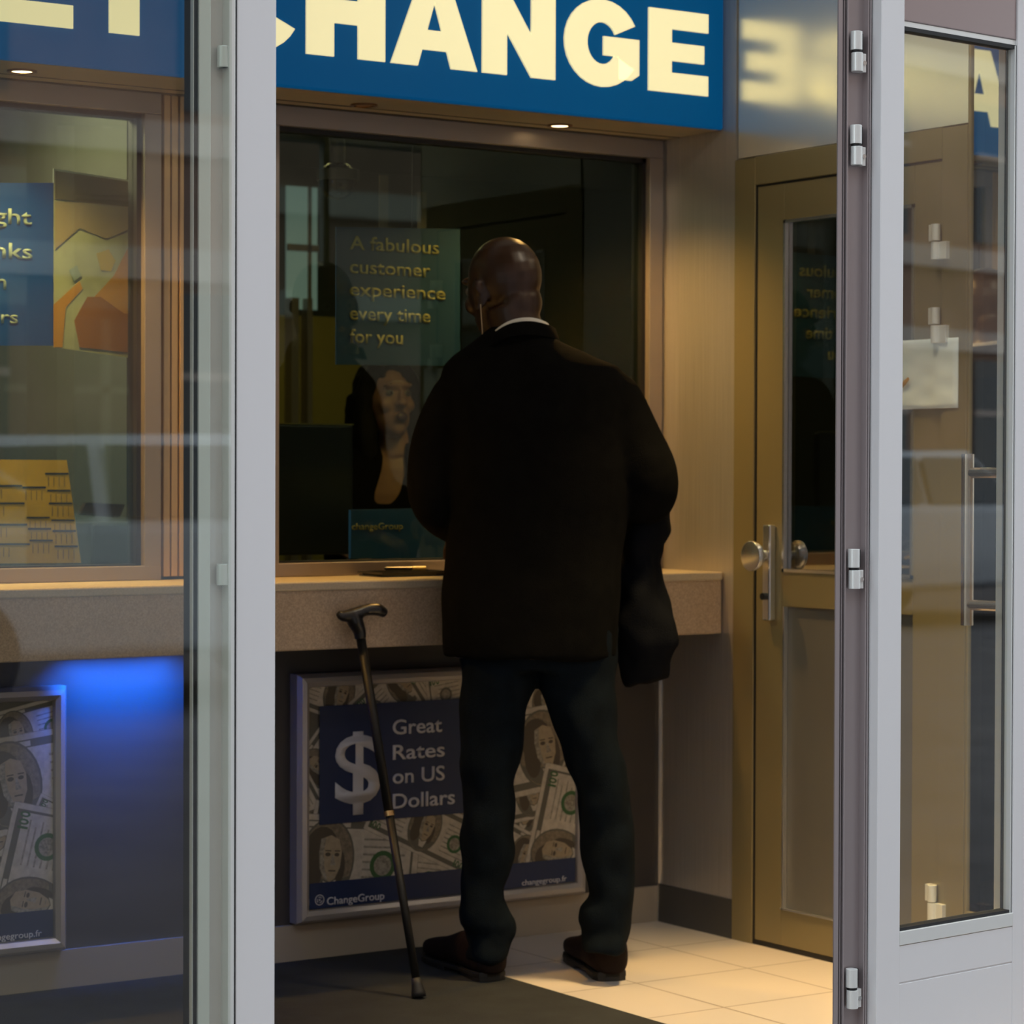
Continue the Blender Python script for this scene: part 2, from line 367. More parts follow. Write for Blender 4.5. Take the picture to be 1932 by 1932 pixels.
# soffit downlights
def downlight(x, y, lit, label):
    d = thing('downlight', label, 'light', (x, y, 2.154), 'recessed lights under the sign')
    bm = bmesh.new()
    n = 32; rr = []
    for r, z in ((.034, 2.156), (.034, 2.1525), (.026, 2.1515), (.024, 2.156)): rr.append([Vector((x+r*math.cos(2*PI*i/n), y+r*math.sin(2*PI*i/n), z)) for i in range(n)])
    loft(bm, rr, cap=False); obj('trim_ring', bm, mat('downlight_ring', (.14, .07, .03), .35, .6), d, 0, True)
    bm = bmesh.new(); cyl(bm, (x, y, 2.1545), (x, y, 2.1558), .0245, 32)
    obj('lens', bm, mat('lens_lit', (1, .9, .7), .3, emit=(1, .72, .36), es=9) if lit else mat('lens_off', (.20, .10, .04), .3), d)
    return d
downlight(3.905, 5.585, True, 'lit round downlight in the soffit under the letter G side of the sign')
downlight(3.289, 5.555, False, 'unlit round downlight in the soffit under the letter A, left of the lit one')
downlight(2.370, 5.536, True, 'lit round downlight in the soffit under the letters ET, seen through the left glass')
for x, y, e in ((3.905, 5.585, 62), (2.370, 5.536, 90)):
    l = lamp('downlight_beam', 'SPOT', (x, y, 2.150), e, WARM, spot_size=math.radians(125), spot_blend=.8, shadow_soft_size=.025)
# vestibule ceiling lamp
cl = thing('ceiling_lamp', 'round warm ceiling lamp over the tiled floor of the entrance', 'lamp', (3.78, 4.45, 2.78))
bm = bmesh.new(); cyl(bm, (3.78, 4.45, 2.745), (3.78, 4.45, 2.78), .16, 40); obj('lamp_body', bm, steel, cl, .004)
bm = bmesh.new(); cyl(bm, (3.78, 4.45, 2.738), (3.78, 4.45, 2.745), .14, 40); obj('diffuser', bm, mat('lamp_diffuser', (1, .9, .7), .4, emit=(1, .66, .27), es=3), cl)
l = lamp('ceiling_lamp_light', 'SPOT', (3.78, 4.45, 2.72), 420, (1, .69, .28), spot_size=math.radians(50), spot_blend=.9, shadow_soft_size=.12); l.rotation_euler = (.05, -.01, 0)
lamp('transom_fill', 'POINT', (3.78, 4.45, 2.68), 10, (1, .90, .74), shadow_soft_size=.12)  # added fill that brightens the transom; no fixture of its own

# ---------------------------------------------------------------- counter
ct = thing('counter', 'long speckled stone counter with a pale worn edge below the teller windows', 'counter', (2.5, 5.5, .8))
box('counter_apron', .37, XR-.004, 5.410, 5.430, .812, .970, stone, ct, .004)
box('counter_top', .37, XR-.004, 5.405, YB-.002, .955, .977, ctop, ct, .004)
box('counter_underside', .37, XR-.004, 5.430, YB-.002, .838, .845, lowwall, ct, 0)
# blue lamp under the counter
bl = thing('under_counter_lamp', 'small blue lamp fixed under the counter between the two framed posters', 'lamp', (2.76, 5.62, .80))
box('lamp_housing', 2.54, 2.86, 5.60, 5.64, .8135, .830, steel, bl, 0); box('lamp_lens', 2.545, 2.855, 5.603, 5.637, .809, .813, mat('blue_lens', (.1, .2, 1), .3, emit=(.0, .12, 1), es=6), bl, 0)
l = lamp('under_counter_light', 'AREA', (2.70, 5.60, .807), 6.5, (.01, .13, 1), shape='RECTANGLE', size=.30, size_y=.03)
l.rotation_euler = (math.radians(40), 0, 0); l.data.spread = math.radians(90)

# ---------------------------------------------------------------- framed banknote posters
PX0, PX1, PZ0, PZ1 = 3.196, 4.018, .138, .698
def clip(poly, x0=PX0, x1=PX1, z0=PZ0, z1=PZ1):
    def cl(p, ins, it):
        out = []
        for i in range(len(p)):
            a, b = p[i-1], p[i]
            if ins(b):
                if not ins(a): out.append(it(a, b))
                out.append(b)
            elif ins(a): out.append(it(a, b))
        return out
    for ax, v, s in ((0, x0, 1), (0, x1, -1), (1, z0, 1), (1, z1, -1)):
        if not poly: return poly
        poly = cl(poly, lambda q: (q[ax]-v)*s >= 0, lambda a, b: tuple(a[k]+(b[k]-a[k])*((v-a[ax])/(b[ax]-a[ax])) for k in (0, 1)))
    return poly
pmat = [mat('note_paper', (.50, .46, .40), .6, noise_amt=.16, nscale=60), mat('note_ink', (.12, .115, .095), .6), mat('note_mid', (.27, .25, .21), .6, noise_amt=.4, nscale=150),
        mat('note_green', (.04, .12, .04), .6), mat('note_face', (.36, .29, .20), .6, noise_amt=.12, nscale=80), mat('note_hair', (.075, .062, .045), .6), mat('note_backdrop', (.20, .165, .12), .6, noise_amt=.3, nscale=120)]
class Sheet:
    def __init__(s): s.bm = bmesh.new(); s.d = 0
    def poly(s, pts, mi, T, lift):
        cx, cz, a, k = T; c, n = math.cos(a), math.sin(a)
        q = [(cx+k*(x*c-z*n), cz+k*(x*n+z*c)) for x, z in pts]; q = clip(q)
        if len(q) < 3: return
        try: s.bm.faces.new([s.bm.verts.new((x, 5.668-lift, z)) for x, z in q]).material_index = mi
        except ValueError: pass
    def note(s, cx, cz, ang, k=1.0, side=0):
        s.d += .00022; T = (cx, cz, math.radians(ang), k); b = s.d
        rect = lambda x0, x1, z0, z1, mi, l: s.poly([(x0, z0), (x1, z0), (x1, z1), (x0, z1)], mi, T, b+l*.00003)
        el = lambda x, z, rx, rz, mi, l, n=18: s.poly([(x+rx*math.cos(2*PI*i/n), z+rz*math.sin(2*PI*i/n)) for i in range(n)], mi, T, b+l*.00003)
        rect(-.156, .156, -.066, .066, 2, 0); rect(-.155, .155, -.065, .065, 0, 1); rect(-.146, .146, -.057, .057, 1, 2); rect(-.142, .142, -.046, .046, 0, 3)
        for i in range(7):
            z = -.036+i*.011; rect(-.13+(i % 3)*.006, -.055, z, z+.003, 2, 4); rect(.06, .132-(i % 2)*.01, z, z+.003, 2, 4)
        rect(-.035, .035, .048, .055, 0, 4)
        el(.095, -.006, .022, .022, 3, 5); el(.095, -.006, .015, .015, 2, 6); el(-.098, .004, .019, .019, 1, 5); el(-.098, .004, .013, .013, 2, 6)
        for x, z in ((-.142, .034), (.116, .034), (-.142, -.055), (.112, -.055)):     # 100
            rect(x, x+.004, z, z+.018, 3, 7); el(x+.011, z+.009, .005, .009, 3, 7, 10); el(x+.023, z+.009, .005, .009, 3, 7, 10)
            el(x+.011, z+.009, .002, .005, 0, 8, 8); el(x+.023, z+.009, .002, .005, 0, 8, 8)
        # engraved portrait of a long-haired figure in an oval
        el(0, 0, .046, .060, 1, 5, 28); el(0, 0, .043, .057, 6, 6, 28)
        s.poly([(-.043, -.020), (-.018, -.026), (.012, -.030), (.040, -.022), (.034, -.036), (.018, -.050), (0, -.056), (-.018, -.051), (-.034, -.036)], 1, T, b+.0002)
        el(-.010, .014, .028, .034, 5, 7); el(-.020, -.012, .015, .030, 5, 8); el(.022, -.010, .009, .024, 5, 8)
        s.poly([(-.012, .030), (.004, .036), (.018, .030), (.024, .012), (.023, -.010), (.016, -.026), (.008, -.032), (-.002, -.028), (-.011, -.012), (-.014, .010)], 4, T, b+.00027)
        s.poly([(-.012, .030), (-.004, .032), (-.006, .010), (-.003, -.010), (.004, -.030), (-.002, -.028), (-.011, -.012), (-.014, .010)], 2, T, b+.00028)
        el(.001, .008, .0048, .0030, 5, 10, 10); el(.016, .008, .0042, .0028, 5, 10, 10); rect(-.004, .006, .0125, .0142, 5, 10); rect(.012, .021, .0125, .0142, 5, 10)
        s.poly([(.008, .008), (.010, .008), (.015, -.007), (.006, -.008)], 2, T, b+.0003); rect(.004, .016, -.0165, -.0145, 5, 10); rect(.006, .014, -.0245, -.0235, 2, 10)
        s.poly([(-.004, -.030), (.007, -.034), (.018, -.028), (.014, -.046), (.002, -.046)], 0, T, b+.00034)
def poster(label):
    f = thing('framed_poster', label, 'poster', (3.6, 5.66, .1), 'banknote posters under the counter')
    bm = bmesh.new()
    w = .034
    for a in (((PX0-w, PZ0-w), (PX1+w, PZ0-w), (PX1, PZ0), (PX0, PZ0)), ((PX1+w, PZ0-w), (PX1+w, PZ1+w), (PX1, PZ1), (PX1, PZ0)), ((PX1+w, PZ1+w), (PX0-w, PZ1+w), (PX0, PZ1), (PX1, PZ1)), ((PX0-w, PZ1+w), (PX0-w, PZ0-w), (PX0, PZ0), (PX0, PZ1))):
        (ax, az), (bx, bz), (cx, cz), (dx, dz) = a
        prof = [(0, 5.699), (0, 5.664), (.25, 5.650), (.6, 5.647), (.9, 5.655), (1, 5.667)]
        for (t0, y0_), (t1, y1_) in zip(prof, prof[1:]):
            p = [(ax+(dx-ax)*t0, y0_, az+(dz-az)*t0), (bx+(cx-bx)*t0, y0_, bz+(cz-bz)*t0), (bx+(cx-bx)*t1, y1_, bz+(cz-bz)*t1), (ax+(dx-ax)*t1, y1_, az+(dz-az)*t1)]
            bm.faces.new([bm.verts.new(q) for q in p])
    bmesh.ops.remove_doubles(bm, verts=bm.verts[:], dist=1e-5)
    obj('poster_frame', bm, snap, f)
    box('backing_board', PX0, PX1, 5.669, 5.698, PZ0, PZ1, pmat[1], f, 0)
    s = Sheet()
    P2 = lambda px, py: (oY(px, py, 5.668).x, oY(px, py, 5.668).z)
    for px, py, a, k in ((640, 1310, -20, 1.0), (760, 1290, 38, 1.0), (840, 1330, -55, .9), (900, 1300, 8, 1.0), (600, 1450, 50, 1.0), (590, 1560, -60, .9), (960, 1320, -70, 1),
                         (1030, 1330, 12, 1.0), (985, 1420, 8, 1.35), (930, 1520, -30, 1), (700, 1590, -14, 1.2), (820, 1640, 28, 1.0), (860, 1580, -28, 1.25),
                         (990, 1530, -25, 1.1), (735, 1650, -10, 1.25), (1000, 1495, 6, 1.1), (1075, 1500, 66, 1.15), (985, 1615, -28, 1.0), (615, 1622, -6, 1.75), (800, 1560, -26, 1.1), (1022, 1412, 7, 1.75), (1062, 1520, 64, .8), (1050, 1612, 76, 1.5)):
        x, z = P2(px, py); s.note(x, z, a, k)
    obj('banknote_print', s.bm, pmat, f, recalc=False)
    def rct(nm, x0, x1, z0, z1, y, m):
        bm = bmesh.new(); quad_box(bm, x0, x1, y, y+.0006, z0, z1); return obj(nm, bm, m, f)
    rct('blue_panel', oY(603, 1440, 5.66).x, 3.79, .350, .650, 5.6600, posterb)
    rct('blue_footer', PX0+.001, PX1-.001, PZ0+.001, .204, 5.6600, posterb)
    text('dollar_sign', '$', white, f, (oY(632, 1440, 5.66).x, .402), oY(717, 1440, 5.66).x, .185, 5.659, .014)
    for s_, py, x1, h in (('Great', 1386, 834, 29), ('Rates', 1433, 839, 29), ('on US', 1478, 839, 29), ('Dollars', 1524, 858, 29)):
        ptext('poster_lettering', s_, white, f, 741, py, x1, py-6, h, 5.659, .012)
    ptext('poster_lettering', 'ChangeGroup', white, f, 617, 1705, 725, 1699, 15, 5.659, .008)
    ptext('poster_lettering', 'changegroup.fr', white, f, 985, 1671, 1069, 1662, 11, 5.659, .0)
    bm = bmesh.new(); c = oY(603, 1698, 5.659)
    for r0, r1 in ((.0135, .0115), (.008, .0062), (.003, .0)):
        n = 28
        for i in range(n):
            a0, a1 = 2*PI*i/n, 2*PI*(i+1)/n
            if r0 < .013 and (i//3) % 3 == 0: continue
            vs_ = [bm.verts.new((c.x+r*math.cos(a), 5.659, c.z+r*math.sin(a))) for r, a in ((r0, a0), (r0, a1), (r1, a1), (r1, a0))]
            bm.faces.new(vs_)
    obj('globe_emblem', bm, white, f)
    return f
pf = poster('framed banknote poster reading Great Rates on US Dollars, partly behind the standing man')
dup(pf, (-1.515, 0, 0), 'framed banknote poster with silver frame seen through the left glass, at the picture\'s left edge')
# ================================================================ street doors
def vbox(bm, x0, x1, y0, y1, z0=-.03, z1=2.36, mi=0): quad_box(bm, x0, x1, y0, y1, z0, z1, mi)
FY = 3.77
# left: post face, hinge channel and the glass leaf in front of it
lp = struct(bpy.data.objects.new('door_3', None)); C.objects.link(lp); lp.location = (1.98, FY, 0)
bm = bmesh.new(); vbox(bm, 1.9905, 2.064, FY, FY+.06); obj('post', bm, alu, lp, .0025)
bm = bmesh.new(); vbox(bm, 1.975, 1.9865, FY-.002, FY+.04); vbox(bm, 1.922, 1.9435, FY+.002, FY+.03); obj('channel_edge', bm, alu2, lp, .001)
bm = bmesh.new(); vbox(bm, 1.9435, 1.975, FY+.022, FY+.03); obj('hinge_channel', bm, mat('channel_metal', (.80, .74, .72), .2, .35), lp)
bm = bmesh.new(); vbox(bm, 1.9095, 1.922, FY+.006, FY+.03); vbox(bm, 1.9867, 1.9903, FY+.0005, FY+.05); obj('rubber_gasket', bm, black, lp)
for z in (1.902, 1.054):
    bm = bmesh.new(); cyl(bm, (1.970, FY+.010, z), (1.970, FY+.010, z+.035), .010, 24); quad_box(bm, 1.966, 1.976, FY+.002, FY+.022, z, z+.035)
    obj('hinge', bm, alu2, lp, .001)
ll = struct(bpy.data.objects.new('window_4', None)); C.objects.link(ll); ll.location = (1.4, FY, 0)
box('pane', .42, 1.9745, FY-.012, FY-.004, .22, 2.30, gls, ll, 0)
bm = bmesh.new(); vbox(bm, .36, .42, FY-.02, FY+.03); vbox(bm, .42, 1.9095, FY-.02, FY+.0, -.03, .22); vbox(bm, .42, 1.9745, FY-.02, FY+.03, 2.30, 2.36); obj('rail', bm, alu, ll, .002)
bm = bmesh.new(); vbox(bm, 1.9085, 1.9095, FY-.004, FY+.006, .22, 2.30); obj('bright_edge_line', bm, alu2, ll)
# right: jamb with four hinges
rj = struct(bpy.data.objects.new('door_4', None)); C.objects.link(rj); rj.location = (3.33, FY, 0)
bm = bmesh.new()
prof = [(3.289, FY+.002), (3.289, FY+.005), (3.330, FY+.05), (3.372, FY+.05), (3.372, FY+.0), (3.366, FY-.002), (3.3655, FY+.004), (3.3645, FY+.004), (3.364, FY-.002), (3.361, FY-.002), (3.3605, FY+.012), (3.313, FY+.012), (3.3125, FY-.001), (3.309, FY-.001),
        (3.3085, FY+.02), (3.304, FY+.02), (3.3035, FY+.0), (3.3025, FY+.0), (3.302, FY+.012), (3.2995, FY+.012), (3.299, FY+.001)]
lo = [bm.verts.new((x, y, -.03)) for x, y in prof]; hi = [bm.verts.new((x, y, 2.36)) for x, y in prof]; n = len(prof)
for i in range(n): bm.faces.new((lo[i], lo[(i+1) % n], hi[(i+1) % n], hi[i]))
bm.faces.new(lo); bm.faces.new(hi)
obj('jamb', bm, mat('jamb_metal', (.40, .35, .35), .35, .5), rj)
bm = bmesh.new(); vbox(bm, 3.3045, 3.308, FY+.010, FY+.019); vbox(bm, 3.373, 3.378, FY+.002, FY+.03); obj('rubber_gasket', bm, black, rj)
for z in (2.015, 1.835, 1.018, .205):
    bm = bmesh.new(); xh = 3.3315; yh = FY-.004
    cyl(bm, (xh-.002, yh, z+.041), (xh-.002, yh, z+.077), .0115, 28); cyl(bm, (xh, yh, z), (xh, yh, z+.036), .0115, 28)
    quad_box(bm, xh, xh+.0225, yh-.001, FY+.011, z, z+.036)
    h = obj('hinge', bm, alu2, rj, .0008)
    bm = bmesh.new(); cyl(bm, (xh-.001, yh, z+.036), (xh-.001, yh, z+.041), .0098, 24); quad_box(bm, xh+.009, xh+.019, yh+.004, FY+.011, z+.041, z+.075); obj('hinge_washer', bm, black, rj)
    bm = bmesh.new(); cyl(bm, (xh+.0175, yh-.003, z+.018), (xh+.0175, yh+.003, z+.018), .0045, 20); obj('hinge_screw', bm, steel, rj)
# right glazed leaf, standing slightly ajar
rl = struct(bpy.data.objects.new('door_1', None)); C.objects.link(rl); rl.location = (3.378, FY-.022, 0); ang = math.radians(6.4)
ML = Matrix.Translation((3.378, FY-.022, 0)) @ Matrix.Rotation(ang, 4, 'Z')
def lobj(name, boxes, m, bevel=.0015, fn=None):
    bm = bmesh.new()
    for b in boxes: quad_box(bm, *b)
    if fn: fn(bm)
    bmesh.ops.transform(bm, matrix=ML, verts=bm.verts[:]); return obj(name, bm, m, rl, bevel)
lobj('stile', [(0, .067, 0, .05, -.01, 2.34), (.414, .49, 0, .05, -.01, 2.34)], alu)
lobj('bottom_panel', [(.067, .414, .001, .05, -.01, .2405), (.067, .414, .001, .05, .2435, .3155), (.067, .414, .003, .05, .2405, .2435)], alu, .0008)
lobj('top_rail', [(.067, .414, .004, .05, 2.124, 2.34)], mat('top_rail_metal', (.36, .30, .30), .25, .6))
lobj('glazing_bead', [(.067, .414, -.001, .012, .317, .344), (.067, .414, .006, .03, 2.112, 2.124), (.408, .4105, .002, .02, .344, 2.112)], alu2, .001)
lobj('glazing_gasket', [(.067, .414, .004, .03, .344, .350), (.067, .414, .004, .03, 2.105, 2.113), (.4105, .414, .004, .03, .344, 2.113), (.067, .0695, .006, .03, .344, 2.112)], black, 0)
lobj('pane', [(.0695, .4105, .014, .022, .35, 2.106)], gls, 0)
def hd(bm):
    cyl(bm, (.430, .137, .925), (.430, .137, 1.282), .0135, 28)
    for z in (.968, 1.243): cyl(bm, (.430, .05, z), (.430, .137, z), .011, 20)
lobj('pull_handle', [], mat('handle_metal', (.60, .48, .38), .25, .9), 0, hd)
# white reflection in the glass, modelled as a sheet on the side door
bm = bmesh.new(); za, zb = 1.398, 1.566; ya, yb = 4.510, 4.800
N_ = 14
g = [[bm.verts.new((XR-.006-.004*math.sin(i*.9)*math.sin(j*.7)**2-(.004 if 4.56 < ya+(yb-ya)*i/N_ < 4.6 else 0), ya+(yb-ya)*i/N_, za+(zb-za)*j/N_)) for j in range(N_+1)] for i in range(N_+1)]
for i in range(N_):
    for j in range(N_): bm.faces.new((g[i][j], g[i+1][j], g[i+1][j+1], g[i][j+1]))
nt_ = thing('reflected_notice', 'reflection of a white notice with an orange mark, modelled as a sheet by the side door hinge', 'paper', (XR-.006, 4.65, 1.48))
o = obj('reflection_sheet', bm, whitep, nt_, smooth=True); sd = o.modifiers.new('t', 'SOLIDIFY'); sd.thickness = .001
bm = bmesh.new(); c = oX(1707, 722, XR-.013); tube(bm, [(XR-.0135, c.y+.012, c.z-.012), (XR-.0135, c.y, c.z), (XR-.0135, c.y-.014, c.z+.010)], [.004, .0065, .004], 10, .3); obj('orange_mark', bm, mat('reflected_orange', (.55, .28, .06), .6), nt_)

# ================================================================ mat, counter things
bm = bmesh.new(); pl = [(1.3, 3.9), (3.503, 3.9), (3.503, 5.25), (3.518, 5.5), (3.555, 5.672), (3.5, 5.684), (1.3, 5.684)]
a = [bm.verts.new((x, y, 0)) for x, y in pl]; b = [bm.verts.new((x, y, .009)) for x, y in pl]; bm.faces.new(a[::-1]); bm.faces.new(b)
for i in range(len(pl)): bm.faces.new((a[i], a[(i+1) % len(pl)], b[(i+1) % len(pl)], b[i]))
tag(obj('entrance_mat', bm, matm, bevel=.003), 'large dark carpet mat on the tiles under the walking stick', 'mat')
tr = thing('coin_tray', 'flat dark coin tray lying on the counter to the left of the man', 'tray', (3.45, 5.60, .977))
bm = bmesh.new(); cx = 3.44
for s, z0, z1 in ((1, .977, .981), (.93, .981, .985)): quad_box(bm, cx-.105*s, cx+.105*s, 5.60-.055*s, 5.60+.055*s, z0, z1)
obj('tray_base', bm, mat('dark_plastic', (.03, .025, .02), .25), tr, .002)
bm = bmesh.new()
for r0, y in ((0, 5.543), (0, 5.657)): quad_box(bm, cx-.105, cx+.105, y-.003, y+.003, .984, .990)
for x in (cx-.103, cx+.103): quad_box(bm, x-.003, x+.003, 5.545, 5.655, .984, .990)
obj('tray_rim', bm, MATS['dark_plastic'], tr, .001)
pn = thing('pen', 'yellow and black pen lying on the coin tray', 'pen', (3.45, 5.6, .995))
bm = bmesh.new(); tube(bm, [(3.43, 5.625, .9955), (3.455, 5.622, .9955)], [.0045, .005], 12); tube(bm, [(3.454, 5.622, .9955), (3.475, 5.62, .9955)], [.006, .006], 12)
bm.free(); bm = bmesh.new(); tube(bm, [(3.47, 5.615, .9955), (3.506, 5.608, .9955)], .0052, 12); obj('pen_cap', bm, mat('yellow_plastic', (.75, .55, .18), .3), pn)
bm = bmesh.new(); tube(bm, [(3.395, 5.63, .9955), (3.40, 5.629, .9955), (3.47, 5.615, .9955)], [.001, .0045, .0045], 12); obj('pen_barrel', bm, MATS['dark_plastic'], pn)

# walking stick leaning on the counter
ck = thing('walking_stick', 'black walking stick with curved handle leaning against the counter', 'walking stick', (3.19, 5.11, .009))
foot = oD(795, 1886, 6.035); foot.z = .012; foot = Vector((3.185, 5.118, .012)); top = oY(680, 1200, 5.375)
bm = bmesh.new(); d = (top-foot).normalized(); mid = foot+(top-foot)*.50
tube(bm, [foot+d*.02, mid], [.0095, .0105], 20); tube(bm, [mid, top], [.0115, .0115], 20); obj('shaft', bm, mat('black_stick_paint', (.006, .006, .006), .5, spec=.3), ck, 0, True)
bm = bmesh.new(); tube(bm, [foot, foot+d*.012, foot+d*.03, foot+d*.045], [.017, .0165, .0125, .011], 20); obj('rubber_tip', bm, black, ck, 0, True)
bm = bmesh.new(); tube(bm, [mid-d*.006, mid+d*.006], .0128, 20); obj('adjusting_ring', bm, mat('brass_collar', (.5, .32, .14), .25, .9), ck)
bm = bmesh.new(); tube(bm, [top-d*.004, top+d*.012], .0135, 20); obj('collar', bm, MATS['brass_collar'], ck)
hx = lambda px, py: oY(px, py, 5.372)
bm = bmesh.new()
pts, rad = bez([hx(680, 1206), hx(678, 1190), hx(670, 1172), hx(664, 1160)], [.0135, .016, .020, .018]); tube(bm, pts, rad, 16)
pts, rad = bez([hx(637, 1156), hx(646, 1162), hx(665, 1160), hx(690, 1151), hx(712, 1150), hx(727, 1158)], [.006, .013, .017, .0145, .016, .011]); tube(bm, pts, rad, 16)
remesh('handle', bm, mat('stick_handle_plastic', (.011, .010, .010), .28), ck, .003, 3)

# ================================================================ people
FH = Vector((math.cos(_A), math.sin(_A), 0))
def rows(bm, rws, D0, n=36, sq=2.3, grow=0.0):
    """stack of rounded cross sections: (row, left column, right column, half depth, depth offset)"""
    rg = []
    for py, xl, xr, ry, dv in rws:
        D = D0+dv; c = oD((xl+xr)/2, py, D); rx = (xr-xl)/2*D/FPX+grow; ry_ = ry+grow; ring = []
        for k in range(n):
            a = 2*PI*k/n; ca, sa = math.cos(a), math.sin(a)
            ring.append(c+R0*rx*math.copysign(abs(ca)**(2/sq), ca)+FH*ry_*math.copysign(abs(sa)**(2/sq), sa))
        rg.append(ring)
    loft(bm, rg)
def limb(bm, pts, D0, flat=1.0, n=20, grow=0.0, sub=4):
    P_ = [oD(x, y, D0+dv) for x, y, dv, r in pts]; rd = [max(.004, r+grow) for *_, r in pts]
    p, r = bez(P_, rd, sub); tube(bm, p, r, n, flat)
def head(bm, M, s=1.0):
    E = lambda c, r, rot=None: ell(bm, c, r, rot, 24, M)
    Rx = lambda a: Matrix.Rotation(math.radians(a), 3, 'X'); Rz = lambda a: Matrix.Rotation(math.radians(a), 3, 'Z'); Ry = lambda a: Matrix.Rotation(math.radians(a), 3, 'Y')
    E((0, -.012, .030), (.077, .097, .090)); E((0, .020, .0), (.070, .074, .080)); E((0, .030, -.055), (.054, .058, .058)); E((0, .060, -.092), (.024, .025, .022))
    E((0, .088, .034), (.050, .016, .012)); E((0, .100, -.004), (.009, .014, .026), Rx(-14)); E((0, .108, -.024), (.016, .015, .011)); E((.012, .100, -.027), (.008, .010, .007)); E((-.012, .100, -.027), (.008, .010, .007))
    for sx in (1, -1):
        E((sx*.040, .066, -.022), (.022, .022, .022)); E((sx*.078, -.006, -.006), (.008, .021, .033), Rz(sx*-22) @ Rx(-8)); E((sx*.086, -.014, .010), (.007, .010, .017), Rz(sx*-22)); E((sx*.081, .002, -.034), (.007, .011, .011))
    E((0, .091, -.055), (.023, .010, .006)); E((0, .089, -.067), (.021, .011, .007))
    E((0, -.060, -.035), (.052, .040, .050))
def hand(bm, w, fwd, up, side, s=1.0, curl=.5, pinch=False):
    """palm and five fingers; w wrist, fwd towards finger tips, up = back of the hand, side = thumb side"""
    f = fwd.normalized(); u = (up-f*up.dot(f)).normalized(); t = f.cross(u); t = t if t.dot(side) > 0 else -t
    rg = []
    for d, rx, ry in ((-.01, .024, .017), (.02, .032, .017), (.05, .040, .016), (.082, .041, .013), (.092, .036, .010)):
        rg.append([w+f*d*s+t*rx*s*math.cos(2*PI*k/20)+u*ry*s*math.sin(2*PI*k/20) for k in range(20)])
    loft(bm, rg)
    for off, L, r in ((.029, .070, .0088), (.010, .078, .0092), (-.010, .073, .0088), (-.029, .058, .0078)):
        p = w+f*.080*s+t*off*s; q = [p]; a = 0
        for k, l in enumerate((.45, .30, .25)):
            a += curl*(.5 if k == 0 else .8); q.append(q[-1]+(f*math.cos(a)-u*math.sin(a)+t*off*.8)*L*l*s)
        tube(bm, q, [r*s, r*s, r*.92*s, r*.75*s], 12)
        ell(bm, q[-1], (r*.75*s,)*3, seg=12)
    p = w+f*.022*s+t*.026*s; q = [p, p+(f*.55+t*.75-u*.15)*.036*s, p+(f*.8*.036+t*.75*.036+f*.030+t*.006-u*.012)*s, p+(f*.085+t*.030-u*.028)*s]
    tube(bm, q, [.013*s, .0115*s, .0105*s, .008*s], 12); ell(bm, q[-1], (.008*s,)*3, seg=12)

# ---- the standing man
DM = 6.30
mn = thing('person', 'bald man in black suit standing at the counter seen from behind', 'person', (3.58, 5.15, 0))
up = Vector((0, 0, 1))
yaw = math.radians(97); hf = Vector((math.cos(yaw), math.sin(yaw), -.10)).normalized()
hr = hf.cross(up).normalized(); hr = (hr+up*.09).normalized(); hu = hr.cross(hf).normalized()
hc = oD(950, 548, DM+.03); MH = Matrix(((hr.x, hf.x, hu.x, hc.x), (hr.y, hf.y, hu.y, hc.y), (hr.z, hf.z, hu.z, hc.z), (0, 0, 0, 1))) @ Matrix.Diagonal((1.08, 1.02, 1.08, 1))
torso = [(608, 948, 1022, .050, -.01), (622, 925, 1036, .062, -.01), (640, 902, 1052, .075, -.01), (655, 882, 1082, .088, 0), (672, 858, 1120, .098, 0), (692, 838, 1166, .108, 0), (725, 826, 1188, .120, 0), (790, 830, 1192, .130, 0), (870, 838, 1190, .132, 0),
         (950, 842, 1186, .128, 0), (1010, 842, 1180, .122, 0), (1060, 838, 1174, .122, 0), (1130, 834, 1172, .126, 0), (1200, 834, 1170, .130, 0), (1240, 838, 1166, .130, 0)]
legL = [(1180, 868, 1020, .10, 0), (1240, 866, 1016, .10, 0), (1290, 868, 1012, .098, 0), (1340, 868, 992, .094, 0), (1400, 869, 985, .088, 0), (1440, 870, 981, .084, 0), (1478, 877, 975, .080, 0), (1520, 871, 972, .078, 0), (1600, 869, 967, .074, 0), (1650, 870, 961, .070, 0),
        (1700, 866, 954, .068, .0), (1722, 862, 960, .072, 0), (1740, 865, 968, .074, .0), (1756, 876, 969, .068, .0), (1775, 878, 964, .070, .0), (1797, 876, 962, .076, .0), (1808, 876, 961, .074, .0)]
legR = [(1180, 1010, 1166, .10, 0), (1240, 1012, 1162, .10, 0), (1290, 1016, 1160, .098, 0), (1340, 1030, 1161, .094, 0), (1400, 1051, 1169, .088, 0), (1460, 1075, 1180, .084, 0), (1500, 1089, 1190, .080, 0), (1560, 1096, 1195, .076, 0), (1640, 1100, 1198, .072, 0), (1690, 1110, 1198, .070, 0),
        (1712, 1097, 1196, .072, 0), (1735, 1095, 1193, .072, 0), (1752, 1101, 1191, .068, 0), (1775, 1099, 1188, .072, -.01), (1792, 1099, 1184, .072, -.01)]
armL = [(905, 728, 0, .055), (862, 757, 0, .070), (836, 820, .0, .070), (822, 890, -.005, .066), (822, 945, 0, .064), (838, 972, .06, .060), (862, 990, .14, .052), (880, 1008, .20, .044)]
armR = [(1110, 722, 0, .055), (1158, 757, 0, .070), (1192, 830, 0, .070), (1222, 895, .0, .068), (1222, 942, .04, .064), (1206, 965, .12, .056), (1180, 985, .20, .047)]
bm = bmesh.new(); head(bm, MH)
limb(bm, [(962, 575, .0, .062), (975, 620, 0, .064), (988, 665, 0, .080)], DM)
